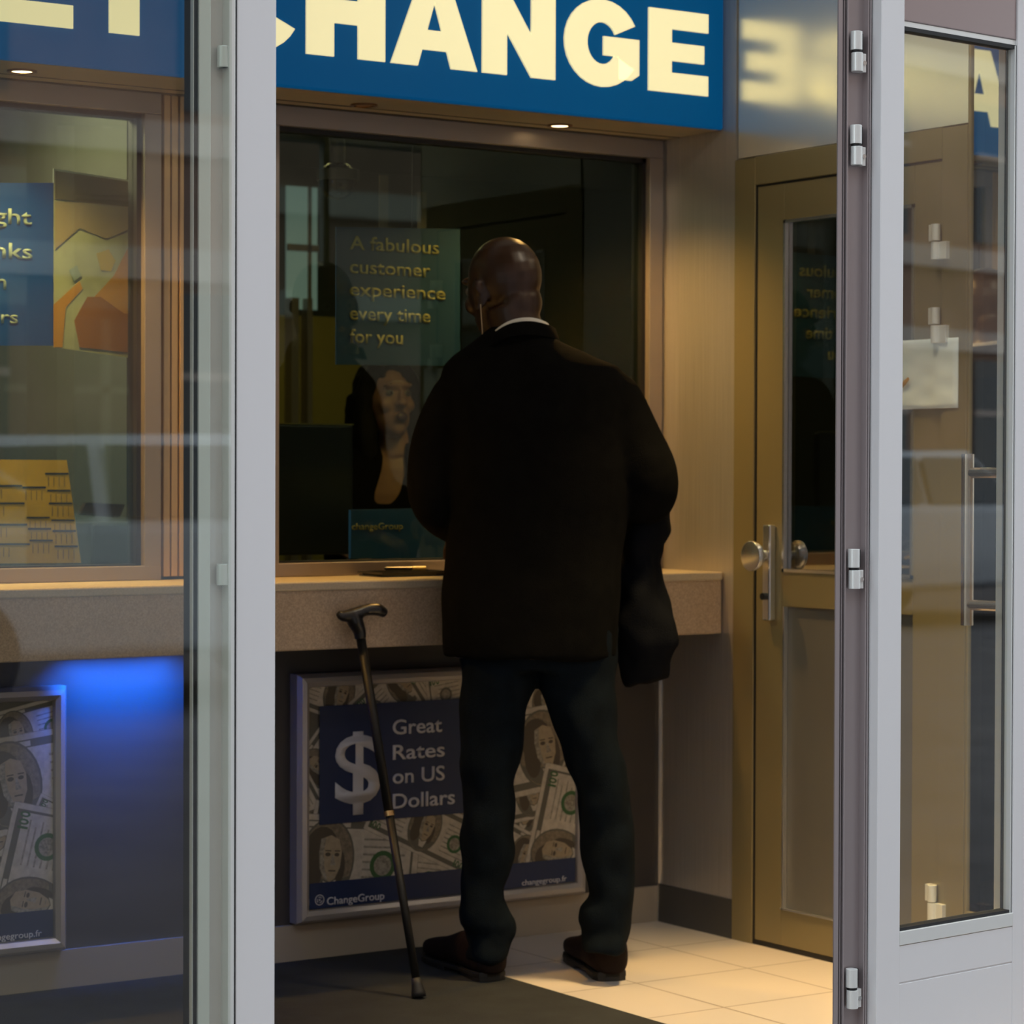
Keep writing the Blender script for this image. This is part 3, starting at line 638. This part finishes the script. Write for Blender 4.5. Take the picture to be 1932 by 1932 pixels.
rows(bm, torso[2:], DM, grow=-.020); rows(bm, legL, DM, grow=-.018); rows(bm, legR, DM, grow=-.018)
limb(bm, armL, DM, grow=-.016); limb(bm, armR, DM, grow=-.016)
wl = oD(882, 1012, DM+.21); wr = oD(1172, 988, DM+.22)
fl = Vector((.30, .95, -.25)); fr_ = Vector((-.35, .9, -.30))
limb(bm, [(866, 996, .15, .034), (882, 1012, .215, .028)], DM); limb(bm, [(1195, 975, .16, .034), (1172, 988, .225, .028)], DM)
hand(bm, wl, fl, up, R0, .98, .55); hand(bm, wr, fr_, up, -R0, .98, .5)
remesh('body', bm, skin, mn, .0048, 3)
for sx in (1, -1):
    bm = bmesh.new(); ell(bm, (sx*.030, .082, .010), (.0125, .0125, .0125), None, 20, MH); o = obj('eye', bm, eyew, mn, smooth=True)
    bm = bmesh.new(); ell(bm, (sx*.030, .0915, .010), (.006, .0042, .006), None, 16, MH); obj('iris', bm, eyed, o, smooth=True); 
bm = bmesh.new(); rows(bm, torso, DM); limb(bm, armL, DM); limb(bm, armR, DM)
# vent and hem flare
jk = remesh('jacket', bm, suit, mn, .0075, 4, .010, 9)
bm = bmesh.new()           # jacket collar standing behind the neck
def collar(bm, lst, r, fl_=1.0):
    p, rr = bez([oD(x, y, DM+dv) for x, y, dv in lst], [r]*len(lst), 5); tube(bm, p, rr, 10, fl_)
def band(bm, lst, hgt, th, out=.0):
    p, _ = bez([oD(x, y, DM+dv) for x, y, dv in lst], [1]*len(lst), 6); ctr = oD(978, 630, DM+.0); rg = []
    for q in p:
        o_ = (q-ctr); o_.z = 0; o_.normalize(); rg.append([q-o_*th, q+o_*th, q+o_*(th+out)-up*hgt, q-o_*(th-out)-up*hgt])
    loft(bm, rg)
band(bm, [(1036, 628, .09), (1046, 622, .03), (1034, 613, -.045), (1000, 606, -.078), (965, 610, -.080), (938, 624, -.070), (918, 645, -.045), (906, 660, .0), (905, 668, .06)], .034, .004, .012)
obj('jacket_collar', bm, suit, mn, .002, True)
bm = bmesh.new()
band(bm, [(1026, 620, .08), (1034, 614, .025), (1026, 606, -.035), (1000, 599, -.064), (968, 603, -.066), (941, 618, -.058), (925, 638, -.040), (916, 655, .0), (915, 660, .05)], .030, .003, .004)
obj('shirt_collar', bm, shirt, mn, .001, True)
bm = bmesh.new(); rows(bm, [(1165, 866, 1150, .104, 0), (1210, 862, 1160, .108, 0), (1262, 866, 1160, .104, 0)], DM); rows(bm, legL, DM); rows(bm, legR, DM)
remesh('trousers', bm, trous, mn, .0075, 4, .012, 14)
def make_shoe(hx_, tx, parent, hz=0.0):
    h = Vector((*hx_, hz)); t = Vector((*tx, hz)); f = (t-h).normalized(); s = Vector((f.y, -f.x, 0)); L = (t-h).length
    bm = bmesh.new(); rg = []
    for d, w, zt, o in ((-.044, .020, .052, 0), (-.036, .038, .072, 0), (.0, .050, .086, 0), (.05, .050, .094, 0), (.10, .046, .086, 0), (.15, .050, .070, .0), (.21, .055, .058, 0), (.26, .052, .052, 0), (.295, .040, .044, 0), (.312, .020, .032, 0)):
        d = d*L/.285; ring = []
        for k in range(20):
            a = 2*PI*k/20; sg_ = lambda v, e: math.copysign(abs(v)**e, v)
            ring.append(h+f*d+s*w*sg_(math.cos(a), .6)+up*(.017+(zt*1.25-.017)*(.5+.5*sg_(math.sin(a), .65))))
        rg.append(ring)
    loft(bm, rg); sh = obj('shoe', bm, shoe, parent, 0, True); sub = sh.modifiers.new('s', 'SUBSURF'); sub.levels = 1; sub.render_levels = 1
    bm = bmesh.new(); out = [(d*L/.285, w) for d, w in ((-.034, .018), (-.026, .036), (0, .043), (.08, .042), (.15, .049), (.21, .054), (.26, .051), (.297, .040), (.316, .018))]
    loop = [h+f*d+s*w for d, w in out]+[h+f*d-s*w for d, w in out[::-1]]
    loft(bm, [[p+up*.010 for p in loop], [p+up*.019 for p in loop]])
    out2 = [q for q in out if q[0] < .075]+[(.075, .038)]; loop2 = [h+f*d+s*w*.97 for d, w in out2]+[h+f*d-s*w*.97 for d, w in out2[::-1]]
    loft(bm, [[p+up*.0 for p in loop2], [p+up*.022 for p in loop2]])
    out3 = [q for q in out if q[0] > .12]; loop3 = [h+f*d+s*w*.97 for d, w in out3]+[h+f*d-s*w*.97 for d, w in out3[::-1]]
    loft(bm, [[p+up*.0 for p in loop3], [p+up*.012 for p in loop3]])
    so = obj('sole', bm, sole, sh, .001)
make_shoe((3.446, 5.222), (3.474, 5.495), mn, .0095); make_shoe((3.722, 5.100), (3.812, 5.352), mn)
bm = bmesh.new()
p = [MH @ Vector(v) for v in ((-.078, .012, .022), (-.083, .022, -.02), (-.074, .030, -.05), (-.060, .050, -.075))]
p = [MH @ Vector(v) for v in ((-.088, -.018, -.030), (-.086, -.012, -.060), (-.080, .0, -.10), (-.084, .008, -.135))]
tube(bm, *bez(p, [.0011]*4), 8); obj('ear_loop', bm, mat('pale_cord', (.62, .46, .28), .6), mn)
# ---- coat over his right forearm
ctm = thing('coat', 'black coat hanging folded over the man\'s right forearm', 'coat', (3.78, 5.2, .7))
bm = bmesh.new()
rows(bm, [(938, 1206, 1262, .060, .14), (962, 1190, 1268, .085, .12), (1000, 1184, 1260, .090, .12), (1022, 1172, 1240, .080, .10), (1060, 1166, 1240, .070, .09), (1130, 1164, 1262, .070, .09), (1180, 1164, 1275, .068, .09), (1210, 1164, 1283, .070, .09),
          (1226, 1164, 1275, .066, .09), (1240, 1164, 1270, .064, .09), (1262, 1172, 1268, .060, .09), (1278, 1178, 1262, .055, .09), (1291, 1184, 1225, .045, .09)], DM)
remesh('folded_cloth', bm, coatm, ctm, .0075, 3, .022, 16)

# ---- the clerk behind the glass
DW = 7.47
wm = thing('person', 'woman with long dark hair in a black jacket talking behind the teller glass', 'person', (3.85, 6.42, 0))
hf = (R0*.50-FH*.82+up*.16).normalized(); hr = hf.cross(up).normalized(); hu = hr.cross(hf).normalized(); hc = oD(728, 758, DW)
MW = Matrix(((hr.x, hf.x, hu.x, hc.x), (hr.y, hf.y, hu.y, hc.y), (hr.z, hf.z, hu.z, hc.z), (0, 0, 0, 1))) @ Matrix.Diagonal((.93, .93, .98, 1))
wt = [(812, 722, 756, .045, .0), (838, 712, 764, .052, .01), (862, 660, 800, .07, .02), (885, 622, 832, .085, .02), (930, 610, 842, .10, .02), (1000, 618, 828, .105, .02), (1080, 632, 806, .095, .02), (1180, 622, 820, .10, .02), (1260, 618, 826, .10, .02)]
wlg = [[(1180, 622, 722, .09, .02), (1400, 636, 712, .075, .02), (1560, 640, 700, .060, .02), (1690, 645, 690, .045, .02)], [(1180, 720, 820, .09, .02), (1400, 728, 806, .075, .02), (1560, 740, 800, .060, .02), (1690, 750, 795, .045, .02)]]
wal = [(640, 890, .02, .055), (622, 940, .0, .052), (606, 990, -.02, .048), (612, 1014, -.10, .042), (632, 1026, -.22, .034)]
war = [(820, 890, .02, .055), (836, 950, .0, .052), (838, 994, .0, .048), (815, 1016, -.08, .042), (790, 1026, -.16, .034)]
bm = bmesh.new(); head(bm, MW); limb(bm, [(735, 790, .02, .045), (742, 825, .01, .046), (745, 860, .01, .055)], DW)
rows(bm, wt, DW, grow=-.012)
for l in wlg: rows(bm, l, DW, grow=-.012)
limb(bm, wal, DW, grow=-.012); limb(bm, war, DW, grow=-.012)
hand(bm, oD(632, 1026, DW-.22), R0*.8-FH*.6-up*.1, up, -FH-R0*.2, .9, .5); hand(bm, oD(790, 1026, DW-.16), -R0*.6-FH*.8, up, -FH, .9, .6)
remesh('body', bm, skinw, wm, .005, 3)
for sx in (1, -1):
    bm = bmesh.new(); ell(bm, (sx*.030, .083, .010), (.0125, .0125, .009), None, 20, MW); o = obj('eye', bm, eyew, wm, smooth=True)
    bm = bmesh.new(); ell(bm, (sx*.030, .0925, .010), (.006, .004, .006), None, 16, MW); obj('iris', bm, eyed, o, smooth=True)
    bm = bmesh.new(); tube(bm, [MW @ Vector((sx*x, y, z)) for x, y, z in ((.014, .098, .030), (.032, .096, .036), (.050, .084, .030))], [.002, .003, .0015], 8); obj('eyebrow', bm, hairm, wm)
bm = bmesh.new(); ell(bm, (0, .0955, -.061), (.020, .009, .014), None, 20, MW); obj('mouth', bm, lipm, wm, smooth=True)
bm = bmesh.new(); ell(bm, (0, -.022, .040), (.090, .098, .096), None, 28, MW); ell(bm, (0, -.06, -.03), (.085, .06, .12), None, 24, MW)
for sx in (1, -1):
    p = [MW @ Vector(v) for v in ((sx*.045, .055, .10), (sx*.080, .030, .05), (sx*.086, .012, -.03), (sx*.080, .005, -.11), (sx*.085, .0, -.20))]; p, r = bez(p, [.016, .024, .028, .032, .018]); tube(bm, p, r, 14)
    p = [MW @ Vector(v) for v in ((sx*.05, -.05, .02), (sx*.07, -.05, -.08), (sx*.075, -.055, -.18), (sx*.08, -.05, -.27))]; p, r = bez(p, [.05, .05, .045, .02]); tube(bm, p, r, 14)
remesh('hair', bm, hairm, wm, .006, 2, .006, 40)
bm = bmesh.new()
rows(bm, [(835, 664, 716, .06, .0), (860, 635, 727, .085, .0), (885, 618, 727, .10, -.005), (930, 604, 714, .118, -.01), (965, 606, 712, .122, -.01), (1130, 616, 740, .112, .02), (1240, 612, 745, .108, .03)], DW)
rows(bm, [(835, 764, 800, .06, .0), (860, 762, 826, .085, .0), (885, 764, 834, .10, -.005), (930, 752, 846, .118, -.01), (965, 724, 842, .122, -.01), (1130, 716, 818, .112, .02), (1240, 715, 832, .108, .03)], DW)
rows(bm, [(850, 680, 790, .05, .06), (930, 640, 820, .075, .07), (1000, 640, 820, .09, .06)], DW); rows(bm, [(950, 640, 820, .11, .025), (1240, 625, 825, .11, .025)], DW)
limb(bm, wal, DW); limb(bm, war, DW); remesh('blazer', bm, suit, wm, .008, 3)
bm = bmesh.new()
for l in wlg: rows(bm, l, DW)
rows(bm, [(1200, 618, 826, .10, .02), (1290, 620, 822, .10, .02)], DW); remesh('trousers', bm, trous, wm, .01, 3)
for px in (668, 772):
    c = oD(px, 1690, DW+.02); make_shoe((c.x-.02, c.y+.03), (c.x+.01, c.y-.18), wm)
# ================================================================ teller room contents
dk = thing('teller_desk', 'dark desk top behind the teller glass under the monitor', 'desk', (3.3, 6.0, .0))
box('desk_top', .42, 4.30, YB+.055, 6.13, .955, .985, mat('desk_laminate', (.10, .085, .06), .4), dk, .002)
box('desk_panel', .5, .54, 5.78, 6.10, 0, .955, dkwall, dk, 0); box('desk_panel', 4.2, 4.24, 5.78, 6.10, 0, .955, dkwall, dk, 0)
mo = thing('monitor', 'black computer monitor on the desk left of the clerk', 'monitor', (3.35, 6.0, .985))
a = oY(520, 800, 6.0); b = oY(662, 800, 6.0); 
box('monitor_back', a.x-.16, b.x, 5.985, 6.015, 1.02, a.z, mat('monitor_plastic', (.010, .012, .012), .4), mo, .006)
bm = bmesh.new(); quad_box(bm, a.x-.16, b.x, 5.984, 6.012, a.z, a.z+.003); obj('monitor_top_edge', bm, mat('monitor_edge', (.20, .17, .05), .4), mo)
bm = bmesh.new(); quad_box(bm, a.x-.05, a.x+.0, 6.0, 6.03, .99, 1.1); quad_box(bm, a.x-.13, a.x+.09, 5.95, 6.08, .985, .992); obj('monitor_stand', bm, MATS['monitor_plastic'], mo, .002)
bm = bmesh.new()
for i in range(6): quad_box(bm, a.x-.10, a.x+.02, 5.9835, 5.985, 1.2+i*.02, 1.203+i*.02)
obj('vent_slots', bm, black, mo)
# hanging poster behind the glass
def flat(nm, p, m, parent, Y, th=.002):
    bm = bmesh.new(); q = [(oY(x, y, Y).x, oY(x, y, Y).z) for x, y in p]
    f = [bm.verts.new((x, Y, z)) for x, z in q]; k = [bm.verts.new((x, Y+th, z)) for x, z in q]; bm.faces.new(f); bm.faces.new(k[::-1])
    for i in range(len(q)): bm.faces.new((f[i], f[(i+1) % len(q)], k[(i+1) % len(q)], k[i]))
    return obj(nm, bm, m, parent)
hp = thing('hanging_poster', 'blue hanging poster with pale lettering A fabulous customer experience inside the teller window', 'poster', (3.7, 5.86, 1.8))
Yp = 5.86
flat('poster_sheet', [(634, 428), (868, 432), (868, 690), (634, 688)], posterb2, hp, Yp, .003)
for s_, y, x1 in (('A fabulous', 475, 828), ('customer', 519, 812), ('experience', 562, 840), ('every time', 606, 812), ('for you', 648, 760)):
    ptext('poster_lettering', s_, cream, hp, 660, y, x1, y, 27, Yp-.002, .012)
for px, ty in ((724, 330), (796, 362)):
    flat('reflection_streak', [(px-9, ty), (px+9, ty), (px+8, 690), (px-8, 690)], mat('dull_streak', (.10, .075, .045), .6), hp, Yp+.004, .001)  # streaks of reflection in the glass, built as coloured strips
box('hanging_rail', 3.48, 3.76, 5.84, 5.86, 2.34, 2.36, framem, hp)
bm = bmesh.new(); cyl(bm, (3.62, 5.862, oY(640, 430, Yp).z-.01), (3.62, 5.862, 2.345), .0012, 8); obj('hanging_wire', bm, black, hp)
bn = thing('desk_banner', 'blue desk banner with pale lettering standing in front of the clerk', 'banner', (3.75, 5.85, .985))
flat('banner_panel', [(662, 962), (845, 958), (845, 1052), (662, 1054)], mat('banner_blue', (.01, .06, .17), .5), bn, 5.85, .012)
ptext('banner_lettering', 'changeGroup', cream, bn, 664, 999, 760, 999, 13, 5.848, .006)
nb = tag(box('paper_slip', *sorted((oY(668, 1040, 5.80).x, oY(738, 1040, 5.80).x)), 5.775, 5.83, .985, .997, mat('pale_yellow_paper', (.42, .34, .12), .7)), 'pale yellow stack of slips on the desk beside the clerk\'s hand', 'paper')
gn = tag(box('note_stack', *sorted((oY(558, 1040, 5.80).x, oY(600, 1040, 5.80).x)), 5.78, 5.83, .985, 1.008, mat('green_note_paper', (.14, .20, .10), .7)), 'small greenish stack of notes on the desk under the monitor', 'paper')
wp = thing('frosted_window', 'pale blue lit window pane far back in the teller room', 'window', (4.5, 8.1, 2.0))
q0 = oY(541, 350, 8.09); q1 = oY(598, 585, 8.09)
box('frosted_pane', q0.x, q1.x, 8.088, 8.098, q1.z, q0.z, mat('frosted_lit_pane', (.3, .4, .4), .5, emit=(.28, .40, .38), es=.30), wp, 0)
bm = bmesh.new(); xm = q0.x+(q1.x-q0.x)*.72; zm = q0.z+(q1.z-q0.z)*.50; quad_box(bm, xm-.006, xm+.006, 8.078, 8.089, q1.z, q0.z); quad_box(bm, q0.x, q1.x, 8.078, 8.089, zm-.012, zm+.012); obj('glazing_bar', bm, MATS['window_frame_metal'], wp)
dc = thing('dome_camera', 'black dome security camera under the teller room ceiling', 'camera', (3.73, 6.5, 2.36))
c = oY(637, 262, 6.5)
bm = bmesh.new(); cyl(bm, (c.x, 6.5, 2.10), (c.x, 6.5, 2.36), .022, 20); cyl(bm, (c.x, 6.5, 2.085), (c.x, 6.5, 2.115), .062, 32); obj('dome_mount', bm, mat('grey_plastic', (.10, .10, .09), .4), dc)
bm = bmesh.new(); ell(bm, (c.x, 6.5, 2.085), (.055, .055, .055)); obj('dome_glass', bm, mat('smoked_dome', (.006, .006, .008), .1), dc, smooth=True)
tl = thing('tube_light', 'pale ceiling light panel in the teller room above the poster', 'light', (4.4, 6.9, 2.35))
box('light_housing', 3.95, 4.55, 7.0, 7.25, 2.33, 2.36, MATS['grey_plastic'], tl); box('light_diffuser', 3.97, 4.53, 7.02, 7.23, 2.326, 2.33, mat('room_diffuser', (.8, .75, .5), .5, emit=(1, .80, .35), es=.5), tl, 0)
lamp('teller_room_light', 'AREA', (4.25, 7.12, 2.31), 3.6, (1, .82, .34), shape='RECTANGLE', size=.6, size_y=.25)
lamp('booth_light', 'AREA', (2.3, 6.25, 2.33), 36.0, (1, .82, .52), shape='RECTANGLE', size=.8, size_y=.5)
lamp('side_room_light', 'AREA', (5.4, 5.0, 2.7), 2.0, (1, .74, .42), shape='RECTANGLE', size=.8, size_y=.5)
# left booth
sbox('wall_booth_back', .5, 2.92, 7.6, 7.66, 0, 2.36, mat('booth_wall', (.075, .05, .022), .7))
lp2 = thing('window_poster', 'blue poster with a blurred orange and pale photograph hanging in the left booth window', 'poster', (2.5, 5.82, 1.6))
Yq = 5.80
flat('blue_field', [(-160, 345), (101, 345), (101, 652), (-160, 652)], mat('booth_poster_blue', (.004, .075, .60), .5), lp2, Yq, .003)
flat('photo_field', [(101, 318), (279, 345), (279, 680), (101, 655)], mat('photo_pale', (.45, .47, .46), .6, noise_amt=.2, nscale=10), lp2, Yq, .003)
ph = [([(182, 478), (205, 470), (218, 492), (210, 512), (190, 510)], mat('photo_yellow', (.55, .40, .04), .6)), ([(240, 470), (276, 462), (278, 560), (262, 600), (200, 585), (178, 560), (215, 520)], mat('photo_orange', (.58, .27, .04), .6)),
      ([(101, 575), (122, 556), (150, 530), (156, 545), (140, 562), (124, 580), (118, 655), (101, 655)], MATS['photo_orange']), ([(165, 560), (190, 560), (235, 592), (272, 590), (268, 668), (150, 655), (140, 605)], mat('photo_brown', (.34, .13, .03), .6)),
      ([(104, 380), (240, 385), (262, 425), (200, 450), (150, 430), (104, 470)], mat('photo_pink', (.42, .33, .30), .6)), ([(130, 510), (145, 500), (153, 520), (140, 530)], mat('photo_blue', (.30, .38, .52), .6)),
      ([(104, 322), (276, 348), (276, 400), (240, 390), (104, 375)], mat('photo_dark', (.13, .11, .09), .6))]  # dark band along the top of the printed picture
for i, (p, m) in enumerate(ph): flat('photo_shape', p, m, lp2, Yq-.0012-.0006*i, .0005)
wt_ = mat('booth_lettering', (.45, .55, .75), .5)
for s_, x0, x1, y, h in (('ght', -12, 60, 422, 30), ('nks', -12, 61, 487, 30), ('in', -16, 12, 545, 30), ('rs', 2, 34, 610, 26)):
    ptext('poster_lettering', s_, wt_, lp2, x0, y, x1, y, h, Yq-.002, .012)
rb = thing('rate_board', 'yellow board of exchange rate tables standing inside the left booth window', 'board', (2.45, 5.85, .985))
flat('board_panel', [(-120, 866), (126, 868), (153, 1062), (-120, 1064)], mat('yellow_board', (.85, .50, .0), .6, noise_amt=.08, nscale=20), rb, 5.84, .01)
bm = bmesh.new(); ink = bmesh.new()
def tick(bm, x0, y0, x1, y1):
    q = [oY(x, y, 5.8385) for x, y in ((x0, y0), (x1, y0), (x1, y1), (x0, y1))]; bm.faces.new([bm.verts.new(v) for v in q])
for ci, (xa, xb, ys) in enumerate(((-40, 36, (915, 948, 988, 1025)), (36, 80, (918, 975, 996, 1018)), (82, 126, (892, 924, 948, 980, 1000, 1029)))):
    for y in ys:
        k = (y-868)*.13; tick(bm, xa+k, y, xb+k, y+3.6)
        for j in range(4): tick(ink, xa+k+6+j*10, y+8, xa+k+7.2+j*10, y+26)
obj('rate_bars', bm, mat('board_ink', (.03, .03, .02), .6), rb, recalc=False); obj('rate_figures', ink, mat('board_thin_ink', (.22, .16, .03), .6), rb, recalc=False)
tm = thing('card_terminal', 'dark card printer with raised lid on the desk right of the yellow board', 'terminal', (2.7, 5.9, .985))
bm = bmesh.new(); x0 = oY(158, 1000, 5.93).x; x1 = oY(252, 1000, 5.93).x; zt = oY(200, 985, 5.93).z; 
quad_box(bm, x0, x1, 5.88, 6.03, .985, zt); obj('terminal_body', bm, mat('terminal_plastic', (.03, .035, .03), .4), tm, .008)
flat('terminal_lid', [(150, 972), (163, 948), (236, 952), (226, 976)], MATS['dark_plastic'], tm, 5.90, .02)

# ================================================================ street seen in the reflections
bd = thing('building', 'brown stone street building with rows of dark windows, reflected in the door glass', 'building', (4, -13, -.03))
bw = mat('brown_stone', (.36, .22, .16), .8, noise_amt=.2, nscale=1.5); bp_ = mat('pale_stone_band', (.60, .50, .44), .7)
bm = bmesh.new(); quad_box(bm, -26, 34, -14, -12.9, -.03, 15); obj('facade', bm, bw, bd)
bm = bmesh.new()
for z in (.5, 2.9, 4.0, 6.6, 7.4): quad_box(bm, -26, 34, -12.9, -12.78, z, z+.28)
obj('stone_band', bm, bp_, bd)
wg = mat('far_window_glass', (.02, .03, .04), .05, 0, spec=1)
for i in range(15):
    for z, h in ((.9, 1.9), (4.4, 1.9)):
        x = -24+i*3.8; bm = bmesh.new(); quad_box(bm, x, x+2.2, -12.9, -12.86, z, z+h); w_ = obj('window', bm, wg, bd)
        bm = bmesh.new(); quad_box(bm, x+1.05, x+1.15, -12.86, -12.82, z, z+h); quad_box(bm, x, x+2.2, -12.86, -12.82, z+h*.6, z+h*.6+.07); obj('mullion', bm, bp_, w_)
def car(x, y, m, label):
    c = thing('car', label, 'car', (x, y, -.03), 'cars parked in the street')
    prof = [(-2.1, .28), (-2.15, .62), (-2.0, .92), (-1.75, .98), (-1.35, 1.42), (.35, 1.45), (1.05, .98), (1.95, .84), (2.12, .60), (2.1, .28)]
    bm = bmesh.new(); rg = []
    for w, ins in ((-.86, .06), (-.80, 0), (.80, 0), (.86, .06)):
        rg.append([Vector((x+px*(1-ins*.5), y+w*(1 if pz < 1 else .84), pz-(ins if pz > .5 else -ins*.3))) for px, pz in prof])
    loft(bm, rg); obj('car_body', bm, m, c, .05, False)
    bm = bmesh.new()
    for s in (1, -1):
        for q in ([(-1.28, 1.36), (-.55, 1.38), (-.55, 1.0), (-1.55, 1.0)], [(-.45, 1.38), (.30, 1.38), (.88, 1.0), (-.45, 1.0)]):
            bm.faces.new([bm.verts.new((x+a, y+s*(.865 if b < 1.1 else .76), b)) for a, b in q])
    for q in ([(-1.80, .995), (-1.38, 1.41)], [(.38, 1.44), (1.04, 1.0)]):
        bm.faces.new([bm.verts.new((x+a+(.012 if a > 0 else -.012), y+s, b+.012)) for (a, b), s in ((q[0], -.62), (q[0], .62), (q[1], .62), (q[1], -.62))])
    obj('car_window', bm, wg, c)
    for wx in (-1.3, 1.3):
        for s in (1, -1):
            bm = bmesh.new(); cyl(bm, (x+wx, y+s*.70, .30), (x+wx, y+s*.90, .30), .33, 32); w_ = obj('wheel', bm, black, c, .02)
            bm = bmesh.new(); cyl(bm, (x+wx, y+s*.90, .30), (x+wx, y+s*.912, .30), .20, 24); obj('hubcap', bm, steel, w_)
    bm = bmesh.new(); quad_box(bm, x-2.17, x-2.05, y-.80, y-.60, .70, .86); quad_box(bm, x-2.17, x-2.05, y+.60, y+.80, .70, .86); obj('tail_light', bm, mat('tail_light_red', (.5, .02, .03), .3, emit=(1, .05, .08), es=1.5), c)
    return c
cm = mat('white_car_paint', (.62, .66, .70), .25, coat=.6)
car(6.2, -5.6, cm, 'white car in the street reflected in the left glass'); car(17.5, -6.2, mat('silver_car_paint', (.45, .48, .52), .25, .5, coat=.6), 'silver car in the street reflected in the right glass leaf')
bpy.context.view_layer.update()
